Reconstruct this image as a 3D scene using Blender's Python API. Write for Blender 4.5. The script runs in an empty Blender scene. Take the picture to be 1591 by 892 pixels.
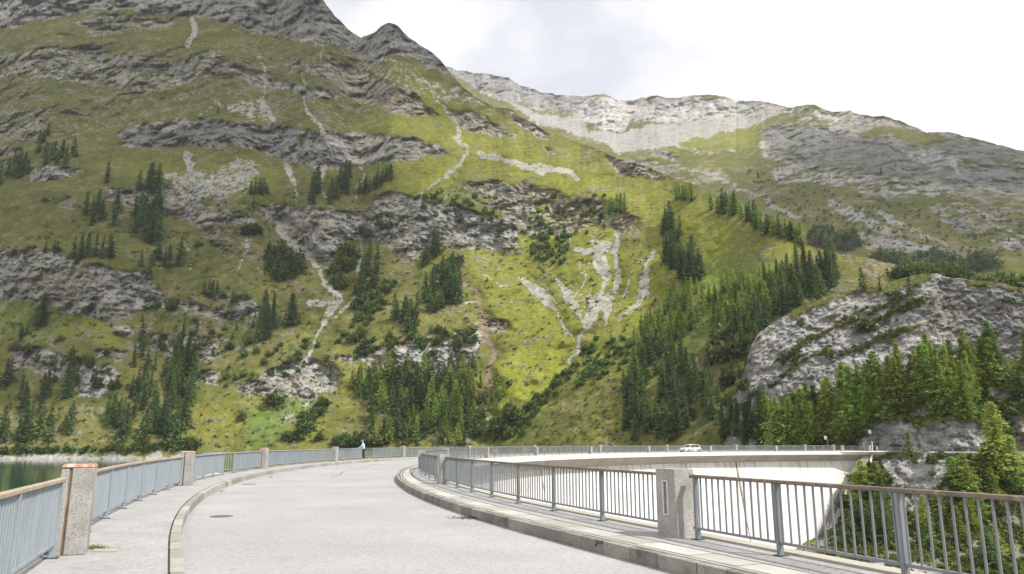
import bpy, bmesh, math, random, time
import numpy as np
from mathutils import Vector, Matrix
T0 = time.time()
R_ = math.radians
scene = bpy.context.scene
COL = scene.collection

# ------------------------------------------------------------ camera
W0, H0 = 1591.0, 892.0
FPX = 1150.0
CX, CY, HY = 795.5, 446.0, 688.5
PITCH = math.atan((HY - CY) / FPX)
EYE = 1.7
SP, CP = math.sin(PITCH), math.cos(PITCH)
cd = bpy.data.cameras.new('camera'); cam = bpy.data.objects.new('camera', cd); COL.objects.link(cam)
cd.sensor_width = 36.0; cd.lens = FPX / W0 * 36.0
cd.clip_start = 0.05; cd.clip_end = 20000
cam.location = (0, 0, EYE); cam.rotation_euler = (math.pi / 2 + PITCH, 0, 0)
scene.camera = cam

# ------------------------------------------------------------ light
SUN_AZ, SUN_EL = 121.0, 52.0            # azimuth clockwise from the view direction (+y), elevation
sdir = Vector((math.sin(R_(SUN_AZ)) * math.cos(R_(SUN_EL)), math.cos(R_(SUN_AZ)) * math.cos(R_(SUN_EL)), math.sin(R_(SUN_EL))))
world = bpy.data.worlds.new("World"); scene.world = world; world.use_nodes = True
nt = world.node_tree; nt.nodes.clear()
wo = nt.nodes.new('ShaderNodeOutputWorld')
sky = nt.nodes.new('ShaderNodeTexSky'); sky.sky_type = 'NISHITA'; sky.sun_disc = False
sky.sun_elevation = R_(SUN_EL); sky.sun_rotation = R_(SUN_AZ); sky.altitude = 1800
bg1 = nt.nodes.new('ShaderNodeBackground'); bg1.inputs[1].default_value = 0.1
nt.links.new(sky.outputs[0], bg1.inputs[0])
bg2 = nt.nodes.new('ShaderNodeBackground'); bg2.inputs[1].default_value = 0.9
tc = nt.nodes.new('ShaderNodeTexCoord')
def wnoise(scale, detail, z):
    mp = nt.nodes.new('ShaderNodeMapping'); mp.inputs['Scale'].default_value = (1, 1, z)
    nt.links.new(tc.outputs['Generated'], mp.inputs[0])
    n = nt.nodes.new('ShaderNodeTexNoise'); n.inputs['Scale'].default_value = scale; n.inputs['Detail'].default_value = detail
    n.inputs['Roughness'].default_value = 0.5
    nt.links.new(mp.outputs[0], n.inputs['Vector']); return n
P_dir = (-0.16, 0.86, 0.50)      # a thicker grey cloud stands over the left summit
n1 = wnoise(3.4, 5, 1.6)
r1 = nt.nodes.new('ShaderNodeValToRGB')        # cloud brightness: thicker grey parts and bright white parts
r1.color_ramp.elements[0].position = 0.5; r1.color_ramp.elements[0].color = (0.66, 0.67, 0.73, 1)
r1.color_ramp.elements[1].position = 0.72; r1.color_ramp.elements[1].color = (1.08, 1.08, 1.08, 1)
dn = nt.nodes.new('ShaderNodeVectorMath'); dn.operation = 'DISTANCE'; dn.inputs[1].default_value = Vector(P_dir).normalized()
nz = nt.nodes.new('ShaderNodeVectorMath'); nz.operation = 'NORMALIZE'; nt.links.new(tc.outputs['Generated'], nz.inputs[0]); nt.links.new(nz.outputs[0], dn.inputs[0])
ma = nt.nodes.new('ShaderNodeMath'); ma.operation = 'MULTIPLY_ADD'; ma.inputs[1].default_value = 0.55; nt.links.new(dn.outputs['Value'], ma.inputs[0]); nt.links.new(n1.outputs[0], ma.inputs[2])
nt.links.new(ma.outputs[0], r1.inputs[0]); nt.links.new(r1.outputs[0], bg2.inputs[0])
n2 = wnoise(1.7, 3, 1.5)
r2 = nt.nodes.new('ShaderNodeValToRGB')        # cloud cover, thin in a few places
r2.color_ramp.elements[0].position = 0.28; r2.color_ramp.elements[0].color = (0.55, 0.55, 0.55, 1)
r2.color_ramp.elements[1].position = 0.45; r2.color_ramp.elements[1].color = (1, 1, 1, 1)
nt.links.new(n2.outputs[0], r2.inputs[0])
mxw = nt.nodes.new('ShaderNodeMixShader')
nt.links.new(r2.outputs[0], mxw.inputs[0]); nt.links.new(bg1.outputs[0], mxw.inputs[1]); nt.links.new(bg2.outputs[0], mxw.inputs[2])
nt.links.new(mxw.outputs[0], wo.inputs[0])
sl = bpy.data.lights.new('sun', 'SUN'); sun = bpy.data.objects.new('sun', sl); COL.objects.link(sun)
sl.energy = 4.8; sl.angle = R_(0.55); sl.color = (1.0, 0.965, 0.91)
sun.rotation_euler = sdir.to_track_quat('Z', 'Y').to_euler(); sun.location = (60, -60, 90)
vs = scene.view_settings
vs.view_transform = 'Standard'; vs.look = 'None'; vs.exposure = 0.40; vs.gamma = 1.0; vs.use_curve_mapping = False
scene.cycles.max_bounces = 6; scene.cycles.transparent_max_bounces = 8
scene.cycles.use_denoising = True

# ------------------------------------------------------------ basic helpers
def P(px, py, Y):
    """world point seen at photo pixel (px, py) at forward distance Y"""
    b = (CY - py) / FPX; a = (px - CX) / FPX
    F = CP - b * SP; U = SP + b * CP
    return (a / F * Y, Y, EYE + U / F * Y)
def TAN(py):
    b = (CY - py) / FPX
    return (SP + b * CP) / (CP - b * SP)
def AX(px, py):
    b = (CY - py) / FPX
    return ((px - CX) / FPX) / (CP - b * SP)
def proj(X, Y, Z):
    z = Z - EYE; c = Y * CP + z * SP; u = -Y * SP + z * CP
    return CX + FPX * X / c, CY - FPX * u / c

def tag(o, label=None, cat=None, group=None, kind=None):
    if label: o['label'] = label
    if cat: o['category'] = cat
    if group: o['group'] = group
    if kind: o['kind'] = kind
    return o
def empty(name, loc, rz=0.0, label=None, cat=None, group=None):
    o = bpy.data.objects.new(name, None); COL.objects.link(o)
    o.location = loc; o.rotation_euler = (0, 0, rz); o.empty_display_size = 0.3
    return tag(o, label, cat, group)
def link(name, me, parent=None, world_at=None):
    o = bpy.data.objects.new(name, me); COL.objects.link(o)
    if parent is not None:
        o.parent = parent
    return o
def mesh_np(name, V, F, mat=None, smooth=True):
    V = np.asarray(V, np.float32); F = np.asarray(F, np.int32)
    me = bpy.data.meshes.new(name); n = F.shape[1]
    me.vertices.add(len(V)); me.vertices.foreach_set('co', V.ravel())
    me.loops.add(F.size); me.loops.foreach_set('vertex_index', F.ravel())
    me.polygons.add(len(F)); me.polygons.foreach_set('loop_start', np.arange(0, F.size, n, dtype=np.int32))
    me.polygons.foreach_set('use_smooth', np.full(len(F), smooth, bool))
    me.update(calc_edges=True)
    if mat: me.materials.append(mat)
    return me
def col_attr(me, name, C):
    a = me.color_attributes.new(name, 'FLOAT_COLOR', 'POINT')
    C = np.concatenate([C, np.ones((len(C), 1))], 1).astype(np.float32) if C.shape[1] == 3 else C.astype(np.float32)
    a.data.foreach_set('color', C.ravel())
class MB:
    """collects boxes, tubes and strips and links them as ONE mesh"""
    def __init__(s): s.v = []; s.f = []
    def add(s, vs_, fs_):
        n = len(s.v); s.v += [tuple(v) for v in vs_]; s.f += [tuple(i + n for i in f) for f in fs_]; return s
    def box(s, c, d, rz=0.0, M=None, taper=1.0):
        x, y, z = d[0] / 2, d[1] / 2, d[2] / 2
        q = []
        for sz, k in ((-1, 1.0), (1, taper)):
            for sx, sy in ((-1, -1), (1, -1), (1, 1), (-1, 1)):
                q.append(Vector((sx * x * k, sy * y * k, sz * z)))
        A = Matrix.Translation(Vector(c)) @ (M if M is not None else Matrix.Rotation(rz, 4, 'Z'))
        return s.add([A @ v for v in q], [(3, 2, 1, 0), (4, 5, 6, 7), (0, 1, 5, 4), (1, 2, 6, 5), (2, 3, 7, 6), (3, 0, 4, 7)])
    def bar(s, a, b, w, h, up=(0, 0, 1)):
        a = Vector(a); b = Vector(b); d = (b - a); L = d.length; d.normalize()
        sd = d.cross(Vector(up)); 
        if sd.length < 1e-4: sd = Vector((1, 0, 0))
        sd.normalize(); u = sd.cross(d)
        q = []
        for p in (a, b):
            for i, j in ((-1, -1), (1, -1), (1, 1), (-1, 1)):
                q.append(p + sd * (i * w / 2) + u * (j * h / 2))
        return s.add(q, [(3, 2, 1, 0), (4, 5, 6, 7), (0, 1, 5, 4), (1, 2, 6, 5), (2, 3, 7, 6), (3, 0, 4, 7)])
    def tube(s, pts, rad, n=8, cap=True):
        pts = [Vector(p) for p in pts]; m = len(pts)
        rad = rad if isinstance(rad, (list, tuple)) else [rad] * m
        base = len(s.v)
        for i, p in enumerate(pts):
            d = (pts[min(i + 1, m - 1)] - pts[max(i - 1, 0)]).normalized()
            a = d.cross(Vector((0, 0, 1)))
            if a.length < 1e-3: a = Vector((1, 0, 0))
            a.normalize(); b = d.cross(a)
            for k in range(n):
                t = 2 * math.pi * k / n
                s.v.append(tuple(p + (a * math.cos(t) + b * math.sin(t)) * rad[i]))
        for i in range(m - 1):
            for k in range(n):
                k2 = (k + 1) % n
                s.f.append((base + i * n + k, base + i * n + k2, base + (i + 1) * n + k2, base + (i + 1) * n + k))
        if cap:
            s.f.append(tuple(base + k for k in range(n))); s.f.append(tuple(base + (m - 1) * n + k for k in range(n))[::-1])
        return s
    def sweep(s, prof, path, closed=True, caps=True):
        """prof: list of (offset, z); path: function list of (point, outward normal) rows"""
        n = len(prof); base = len(s.v)
        for (p, nr) in path:
            for (o, z) in prof:
                s.v.append((p[0] + nr[0] * o, p[1] + nr[1] * o, (p[2] if len(p) > 2 else 0) + z))
        m = len(path)
        for i in range(m - 1):
            for k in range(n if closed else n - 1):
                k2 = (k + 1) % n
                s.f.append((base + i * n + k, base + (i + 1) * n + k, base + (i + 1) * n + k2, base + i * n + k2))
        if closed and caps:
            s.f.append(tuple(base + k for k in range(n))); s.f.append(tuple(base + (m - 1) * n + k for k in range(n))[::-1])
        return s
    def mesh(s, name, mat, smooth=False, bevel=0.0):
        me = bpy.data.meshes.new(name); me.from_pydata(s.v, [], s.f); me.update()
        bm = bmesh.new(); bm.from_mesh(me)
        if bevel > 0:
            bmesh.ops.bevel(bm, geom=list(bm.edges), offset=bevel, segments=1, affect='EDGES', profile=0.5)
        bmesh.ops.recalc_face_normals(bm, faces=bm.faces)
        bm.to_mesh(me); bm.free()
        if smooth: me.polygons.foreach_set('use_smooth', [True] * len(me.polygons))
        me.materials.append(mat); return me
    def obj(s, name, mat, parent=None, smooth=False, bevel=0.0):
        return link(name, s.mesh(name, mat, smooth, bevel), parent)
def local(parent, p):
    return parent.matrix_basis.inverted() @ Vector(p)

# ------------------------------------------------------------ numpy noise
def _h(ix, iy, iz, seed):
    h = (ix * 374761393 + iy * 668265263 + iz * 2147483647 + seed * 1274126177) & 0xffffffff
    h = ((h ^ (h >> 13)) * 1274126177) & 0xffffffff
    h = (h ^ (h >> 16))
    return (h & 0xffff).astype(np.float32) / 65535.0
def vn(x, y, z, seed=0):
    x0 = np.floor(x); y0 = np.floor(y); z0 = np.floor(z)
    fx = (x - x0); fy = (y - y0); fz = (z - z0)
    fx = fx * fx * (3 - 2 * fx); fy = fy * fy * (3 - 2 * fy); fz = fz * fz * (3 - 2 * fz)
    ix = x0.astype(np.int64); iy = y0.astype(np.int64); iz = z0.astype(np.int64)
    r = 0
    for dz in (0, 1):
        wz = fz if dz else 1 - fz
        for dy in (0, 1):
            wy = fy if dy else 1 - fy
            a = _h(ix, iy + dy, iz + dz, seed); b = _h(ix + 1, iy + dy, iz + dz, seed)
            r = r + wz * wy * (a + (b - a) * fx)
    return r
def fbm(x, y, z, octv=4, seed=0, gain=0.5, ridged=False):
    s = 0; a = 1.0; t = 0; f = 1.0
    for o in range(octv):
        n = vn(x * f + o * 17.3, y * f + o * 5.1, z * f + o * 9.7, seed + o)
        if ridged: n = 1 - np.abs(2 * n - 1)
        s = s + a * n; t += a; a *= gain; f *= 2.03
    return s / t
def sstep(e0, e1, x):
    t = np.clip((x - e0) / (e1 - e0), 0, 1); return t * t * (3 - 2 * t)
def blur(A, ky, kx):
    for ax, k in ((0, ky), (1, kx)):
        if k < 1: continue
        for _ in range(2):
            pad = [(0, 0), (0, 0)]; pad[ax] = (k + 1, k)
            B = np.pad(A, pad, mode='edge'); B = np.cumsum(B, ax, dtype=np.float64)
            n = A.shape[ax]; w = 2 * k + 1
            if ax == 0: A = (B[w:w + n] - B[:n]) / w
            else: A = (B[:, w:w + n] - B[:, :n]) / w
    return A

# ------------------------------------------------------------ materials
def new_mat(name):
    m = bpy.data.materials.new(name); m.use_nodes = True
    nt = m.node_tree; b = nt.nodes['Principled BSDF']; return m, nt, b
def N(nt, t, **kw):
    n = nt.nodes.new(t)
    for k, v in kw.items():
        try: n.inputs[k].default_value = v
        except Exception: setattr(n, k, v)
    return n
def noise_mat(name, cols, scale=8.0, detail=6, rough=0.85, bump=0.2, bscale=None, metallic=0.0, spots=None, coord='Object', stretch=(1, 1, 1), spec=0.3, bdist=0.01, extra=None):
    """cols: list of (pos, rgb) for a ramp over noise"""
    m, nt, b = new_mat(name)
    tc = nt.nodes.new('ShaderNodeTexCoord'); mp = nt.nodes.new('ShaderNodeMapping'); mp.inputs['Scale'].default_value = stretch
    if coord == 'World':
        g = nt.nodes.new('ShaderNodeNewGeometry'); nt.links.new(g.outputs['Position'], mp.inputs[0])
    else: nt.links.new(tc.outputs[coord], mp.inputs[0])
    n = N(nt, 'ShaderNodeTexNoise', Scale=scale, Detail=detail, Roughness=0.6); nt.links.new(mp.outputs[0], n.inputs['Vector'])
    r = nt.nodes.new('ShaderNodeValToRGB'); e = r.color_ramp.elements
    while len(e) < len(cols): e.new(0.5)
    for i, (p, c) in enumerate(cols): e[i].position = p; e[i].color = (*c, 1)
    nt.links.new(n.outputs[0], r.inputs[0]); out = r.outputs[0]
    if spots:
        for (sc, lo, hi, c, amt) in spots:
            n2 = N(nt, 'ShaderNodeTexNoise', Scale=sc, Detail=4, Roughness=0.65); nt.links.new(mp.outputs[0], n2.inputs['Vector'])
            mr = N(nt, 'ShaderNodeMapRange'); mr.inputs[1].default_value = lo; mr.inputs[2].default_value = hi; mr.inputs[4].default_value = amt
            nt.links.new(n2.outputs[0], mr.inputs[0])
            mx = nt.nodes.new('ShaderNodeMix'); mx.data_type = 'RGBA'; mx.inputs[7].default_value = (*c, 1)
            nt.links.new(mr.outputs[0], mx.inputs[0]); nt.links.new(out, mx.inputs[6]); out = mx.outputs[2]
    nt.links.new(out, b.inputs['Base Color'])
    b.inputs['Roughness'].default_value = rough; b.inputs['Metallic'].default_value = metallic
    b.inputs['Specular IOR Level'].default_value = spec
    if bump > 0:
        n3 = N(nt, 'ShaderNodeTexNoise', Scale=bscale or scale * 4, Detail=5, Roughness=0.65); nt.links.new(mp.outputs[0], n3.inputs['Vector'])
        bp = N(nt, 'ShaderNodeBump', Strength=bump, Distance=bdist); nt.links.new(n3.outputs[0], bp.inputs['Height']); nt.links.new(bp.outputs[0], b.inputs['Normal'])
    if extra: extra(m, nt, b, mp)
    return m
def stone_tone(m, nt, b, mp):
    oi = nt.nodes.new('ShaderNodeObjectInfo'); mr = N(nt, 'ShaderNodeMapRange'); mr.inputs[3].default_value = .74; mr.inputs[4].default_value = 1.16
    nt.links.new(oi.outputs['Random'], mr.inputs[0]); src = b.inputs['Base Color'].links[0].from_socket
    sc = N(nt, 'ShaderNodeVectorMath', operation='SCALE'); nt.links.new(src, sc.inputs[0]); nt.links.new(mr.outputs[0], sc.inputs['Scale']); nt.links.new(sc.outputs[0], b.inputs['Base Color'])
def flat_mat(name, c, rough=0.6, metallic=0.0, spec=0.4):
    v = [x * 0.9 for x in c]; w = [min(1, x * 1.1) for x in c]
    return noise_mat(name, [(0.35, v), (0.65, w)], scale=20, detail=3, rough=rough, bump=0.0, metallic=metallic, spec=spec)

M = {}
M['asphalt'] = noise_mat('asphalt', [(0.3, (0.255, 0.253, 0.254)), (0.7, (0.325, 0.322, 0.322))], scale=0.35, detail=8, rough=0.9, bump=0.35, bscale=60, coord='World', bdist=0.012,
    spots=[(55, 0.56, 0.72, (0.12, 0.118, 0.115), 0.8), (70, 0.56, 0.68, (0.6, 0.59, 0.58), 0.75), (1.3, 0.55, 0.8, (0.30, 0.285, 0.27), 0.5), (0.12, 0.5, 0.75, (0.47, 0.455, 0.44), 0.6), (9, 0.5, 0.64, (0.2, 0.197, 0.195), 0.5), (16, 0.52, 0.66, (0.46, 0.455, 0.45), 0.5), (0.5, 0.6, 0.66, (0.33, 0.325, 0.32), 0.35), (5, 0.62, 0.68, (0.2, 0.195, 0.19), 0.35)])
M['walk'] = noise_mat('walkway_surface', [(0.3, (0.265, 0.261, 0.254)), (0.7, (0.345, 0.34, 0.332))], scale=1.2, detail=8, rough=0.92, bump=0.4, bscale=70, coord='World', bdist=0.012,
    spots=[(60, 0.56, 0.7, (0.2, 0.195, 0.185), 0.6), (3.0, 0.58, 0.75, (0.24, 0.228, 0.21), 0.6), (9, 0.5, 0.64, (0.2, 0.195, 0.19), 0.5), (15, 0.52, 0.66, (0.48, 0.47, 0.455), 0.5)])
M['kerb_dark'] = noise_mat('granite_kerb', [(0.3, (0.15, 0.14, 0.12)), (0.7, (0.26, 0.245, 0.215))], scale=3, detail=8, rough=0.9, bump=0.5, bscale=50, coord='World', bdist=0.01,
    spots=[(60, 0.5, 0.62, (0.42, 0.4, 0.37), 0.55), (2.0, 0.55, 0.7, (0.09, 0.08, 0.065), 0.7)], extra=stone_tone)
M['kerb_light'] = noise_mat('pale_kerb', [(0.3, (0.27, 0.258, 0.228)), (0.7, (0.38, 0.362, 0.325))], scale=2.5, detail=8, rough=0.9, bump=0.4, bscale=50, coord='World',
    spots=[(1.7, 0.57, 0.72, (0.24, 0.21, 0.16), 0.7), (40, 0.55, 0.7, (0.25, 0.23, 0.2), 0.5)], extra=stone_tone)
M['slab'] = noise_mat('paving_slab', [(0.3, (0.35, 0.338, 0.305)), (0.7, (0.43, 0.417, 0.38))], scale=2.0, detail=8, rough=0.92, bump=0.35, bscale=60, coord='World',
    spots=[(3.0, 0.56, 0.75, (0.36, 0.31, 0.22), 0.5), (60, 0.56, 0.7, (0.3, 0.28, 0.25), 0.5)], extra=stone_tone)
M['joint'] = flat_mat('joint_filler', (0.05, 0.047, 0.042), rough=0.95, spec=0.1)
M['steel'] = noise_mat('galvanised_steel', [(0.3, (0.17, 0.185, 0.195)), (0.7, (0.25, 0.265, 0.275))], scale=5, detail=5, rough=0.5, bump=0.1, metallic=0.1, coord='World', stretch=(1, 1, 0.3),
    spots=[(9, 0.6, 0.75, (0.22, 0.24, 0.26), 0.6)])
M['steel_sunlit'] = noise_mat('sunlit_galvanised_steel', [(0.3, (0.225, 0.255, 0.28)), (0.7, (0.295, 0.325, 0.35))], scale=5, detail=5, rough=0.55, bump=0.1, metallic=0.05, coord='World', stretch=(1, 1, 0.3),  # same steel as the valley side, sunlight put into a lighter colour
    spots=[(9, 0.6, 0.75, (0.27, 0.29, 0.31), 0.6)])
M['handrail'] = noise_mat('weathered_handrail', [(0.3, (0.12, 0.092, 0.075)), (0.7, (0.22, 0.172, 0.14))], scale=6, detail=7, rough=0.7, bump=0.2, coord='World', stretch=(1, 1, 1),
    spots=[(4, 0.56, 0.68, (0.38, 0.34, 0.29), 0.6)])
M['handrail_tan'] = noise_mat('tan_handrail', [(0.3, (0.28, 0.22, 0.16)), (0.7, (0.42, 0.345, 0.26))], scale=6, detail=7, rough=0.7, bump=0.2, coord='World',
    spots=[(1.5, 0.62, 0.68, (0.6, 0.62, 0.62), 0.7)])
M['plate'] = flat_mat('dark_base_plate', (0.06, 0.06, 0.065), rough=0.7)
M['concrete'] = noise_mat('dam_concrete', [(0.3, (0.6, 0.58, 0.545)), (0.7, (0.74, 0.72, 0.69))], scale=0.12, detail=9, rough=0.9, bump=0.3, bscale=1.5, coord='World', bdist=0.05, stretch=(1, 1, 0.45),
    spots=[(0.35, 0.6, 0.78, (0.5, 0.46, 0.4), 0.5), (2.0, 0.62, 0.8, (0.42, 0.4, 0.37), 0.4)])
def streaks(m, nt, b, mp):
    # dark weeping streaks hanging from the top of the wall
    g = nt.nodes.new('ShaderNodeNewGeometry'); mp2 = nt.nodes.new('ShaderNodeMapping'); mp2.inputs['Scale'].default_value = (1.1, 1.1, 0.03)
    nt.links.new(g.outputs['Position'], mp2.inputs[0])
    n = N(nt, 'ShaderNodeTexNoise', Scale=1.0, Detail=5, Roughness=0.7); nt.links.new(mp2.outputs[0], n.inputs['Vector'])
    sx = nt.nodes.new('ShaderNodeSeparateXYZ'); nt.links.new(g.outputs['Position'], sx.inputs[0])
    mr = N(nt, 'ShaderNodeMapRange'); mr.inputs[1].default_value = -6.5; mr.inputs[2].default_value = -0.8; mr.inputs[3].default_value = 0.0; mr.inputs[4].default_value = 0.2
    nt.links.new(sx.outputs[2], mr.inputs[0])
    ad = N(nt, 'ShaderNodeMath', operation='ADD'); nt.links.new(n.outputs[0], ad.inputs[0]); nt.links.new(mr.outputs[0], ad.inputs[1])
    m2 = N(nt, 'ShaderNodeMapRange'); m2.inputs[1].default_value = 0.66; m2.inputs[2].default_value = 0.8; m2.inputs[4].default_value = 0.65
    nt.links.new(ad.outputs[0], m2.inputs[0])
    dv = N(nt, 'ShaderNodeMath', operation='MULTIPLY'); dv.inputs[1].default_value = 0.5; nt.links.new(sx.outputs[2], dv.inputs[0])
    fr = N(nt, 'ShaderNodeMath', operation='FRACT'); nt.links.new(dv.outputs[0], fr.inputs[0]); lt = N(nt, 'ShaderNodeMath', operation='LESS_THAN'); lt.inputs[1].default_value = .04; nt.links.new(fr.outputs[0], lt.inputs[0])
    l2 = N(nt, 'ShaderNodeMath', operation='MULTIPLY'); l2.inputs[1].default_value = .35; nt.links.new(lt.outputs[0], l2.inputs[0])
    src0 = b.inputs['Base Color'].links[0].from_socket; mxl = nt.nodes.new('ShaderNodeMix'); mxl.data_type = 'RGBA'; mxl.inputs[7].default_value = (0.36, 0.33, 0.3, 1)
    nt.links.new(l2.outputs[0], mxl.inputs[0]); nt.links.new(src0, mxl.inputs[6]); src = mxl.outputs[2]
    mx = nt.nodes.new('ShaderNodeMix'); mx.data_type = 'RGBA'; mx.inputs[7].default_value = (0.24, 0.22, 0.19, 1)
    nt.links.new(m2.outputs[0], mx.inputs[0]); nt.links.new(src, mx.inputs[6]); nt.links.new(mx.outputs[2], b.inputs['Base Color'])
M['wall'] = noise_mat('dam_wall_concrete', [(0.3, (0.6, 0.58, 0.545)), (0.7, (0.76, 0.74, 0.71))], scale=0.12, detail=9, rough=0.9, bump=0.3, bscale=1.5, coord='World', bdist=0.05, stretch=(1, 1, 0.45),
    spots=[(0.3, 0.55, 0.78, (0.5, 0.44, 0.37), 0.5), (2.0, 0.62, 0.8, (0.45, 0.42, 0.39), 0.4)], extra=streaks)
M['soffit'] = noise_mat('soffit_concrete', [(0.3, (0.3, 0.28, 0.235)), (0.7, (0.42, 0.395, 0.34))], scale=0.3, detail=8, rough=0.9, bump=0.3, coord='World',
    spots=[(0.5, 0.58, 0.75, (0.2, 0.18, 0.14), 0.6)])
M['pillar_concrete'] = noise_mat('rough_pillar_concrete', [(0.3, (0.27, 0.258, 0.24)), (0.7, (0.43, 0.41, 0.385))], scale=2.5, detail=9, rough=0.92, bump=0.6, bscale=45, coord='World', bdist=0.012,  # rough speckled concrete shared by all railing pillars
    spots=[(45, 0.52, 0.64, (0.13, 0.12, 0.11), 0.75), (1.5, 0.58, 0.7, (0.28, 0.21, 0.15), 0.5)])
M['lichen'] = noise_mat('lichen_crust', [(0.4, (0.42, 0.38, 0.34)), (0.5, (0.38, 0.2, 0.11)), (0.7, (0.34, 0.15, 0.08))], scale=9, detail=6, rough=0.95, bump=0.5, coord='World')
M['rust_stain'] = noise_mat('rust_stained_groove', [(0.3, (0.10, 0.06, 0.035)), (0.7, (0.36, 0.26, 0.18))], scale=7, detail=6, rough=0.95, bump=0.3, coord='World', stretch=(1, 1, 0.4))
M['seep'] = noise_mat('seepage_stain', [(0.3, (0.07, 0.06, 0.05)), (0.58, (0.2, 0.165, 0.135)), (0.8, (0.5, 0.45, 0.4))], scale=0.8, detail=7, rough=0.95, bump=0.2, coord='World')
M['moss'] = noise_mat('moss', [(0.3, (0.07, 0.1, 0.02)), (0.7, (0.2, 0.24, 0.04))], scale=20, rough=1.0, bump=0.5)
M['bark'] = noise_mat('bark', [(0.3, (0.06, 0.045, 0.035)), (0.7, (0.14, 0.11, 0.09))], scale=8, rough=0.95, bump=0.4)
M['white_paint'] = flat_mat('white_paint', (0.75, 0.75, 0.74), rough=0.35)
M['glass'] = flat_mat('car_glass', (0.03, 0.035, 0.04), rough=0.08, spec=0.6)
M['tyre'] = flat_mat('tyre_rubber', (0.025, 0.025, 0.025), rough=0.85)
M['rim'] = flat_mat('wheel_rim', (0.4, 0.4, 0.41), rough=0.35, metallic=0.7)
M['lamp'] = flat_mat('lamp_glass', (0.6, 0.62, 0.64), rough=0.15)
M['dark_plastic'] = flat_mat('dark_plastic', (0.04, 0.04, 0.045), rough=0.5)
M['skin'] = flat_mat('skin', (0.5, 0.31, 0.22), rough=0.6)
M['blue_cloth'] = noise_mat('light_blue_cloth', [(0.3, (0.33, 0.5, 0.68)), (0.7, (0.42, 0.6, 0.76))], scale=9, rough=0.9, bump=0.3)
M['dark_cloth'] = flat_mat('dark_trousers', (0.025, 0.03, 0.05), rough=0.9)
M['grey_cloth'] = flat_mat('pale_cap', (0.5, 0.5, 0.47), rough=0.9)
M['sign_red'] = flat_mat('sign_red', (0.5, 0.04, 0.03), rough=0.5)
M['crack'] = flat_mat('crack_filler', (0.16, 0.15, 0.14), rough=0.95, spec=0.1)
M['iron'] = noise_mat('cast_iron', [(0.3, (0.08, 0.075, 0.07)), (0.7, (0.15, 0.14, 0.13))], scale=12, rough=0.7, bump=0.3)
M['dirt'] = noise_mat('dirt_and_leaves', [(0.3, (0.06, 0.045, 0.03)), (0.7, (0.2, 0.16, 0.11))], scale=25, rough=1.0, bump=0.5)
M['gravel'] = noise_mat('gravel', [(0.3, (0.2, 0.19, 0.16)), (0.7, (0.34, 0.32, 0.28))], scale=1.5, detail=8, rough=0.95, bump=0.4, coord='World')

def leaf_mat(name, base, var=0.35, trans=0.25, h0=.475, h1=.525):
    m, nt, b = new_mat(name); nt.nodes.remove(b)
    out = nt.nodes['Material Output']
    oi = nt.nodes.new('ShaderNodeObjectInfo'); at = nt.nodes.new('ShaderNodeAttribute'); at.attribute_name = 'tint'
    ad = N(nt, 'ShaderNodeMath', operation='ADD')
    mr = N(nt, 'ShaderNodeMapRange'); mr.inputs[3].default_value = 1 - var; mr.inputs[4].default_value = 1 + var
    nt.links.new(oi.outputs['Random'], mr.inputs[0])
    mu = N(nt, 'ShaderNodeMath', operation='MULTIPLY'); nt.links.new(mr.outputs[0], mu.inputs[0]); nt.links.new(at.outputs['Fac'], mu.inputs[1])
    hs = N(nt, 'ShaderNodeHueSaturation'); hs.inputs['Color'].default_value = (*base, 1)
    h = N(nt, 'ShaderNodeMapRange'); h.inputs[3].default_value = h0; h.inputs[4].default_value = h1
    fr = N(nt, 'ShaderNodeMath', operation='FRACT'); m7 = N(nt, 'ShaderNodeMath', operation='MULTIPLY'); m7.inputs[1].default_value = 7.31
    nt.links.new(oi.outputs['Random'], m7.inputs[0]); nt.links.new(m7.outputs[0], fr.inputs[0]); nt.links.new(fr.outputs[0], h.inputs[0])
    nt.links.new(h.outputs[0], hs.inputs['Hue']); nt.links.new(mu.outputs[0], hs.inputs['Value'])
    d = N(nt, 'ShaderNodeBsdfDiffuse'); t = N(nt, 'ShaderNodeBsdfTranslucent')
    nt.links.new(hs.outputs[0], d.inputs[0]); nt.links.new(hs.outputs[0], t.inputs[0])
    mx = N(nt, 'ShaderNodeMixShader'); mx.inputs[0].default_value = trans
    nt.links.new(d.outputs[0], mx.inputs[1]); nt.links.new(t.outputs[0], mx.inputs[2]); nt.links.new(mx.outputs[0], out.inputs[0])
    return m
M['spruce'] = leaf_mat('spruce_needles', (0.115, 0.165, 0.062), .4, .4)
M['larch'] = leaf_mat('larch_needles', (0.24, 0.31, 0.075), 0.28, 0.5)
M['bush'] = leaf_mat('shrub_leaves', (0.115, 0.155, 0.048), 0.35, .35)

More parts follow.
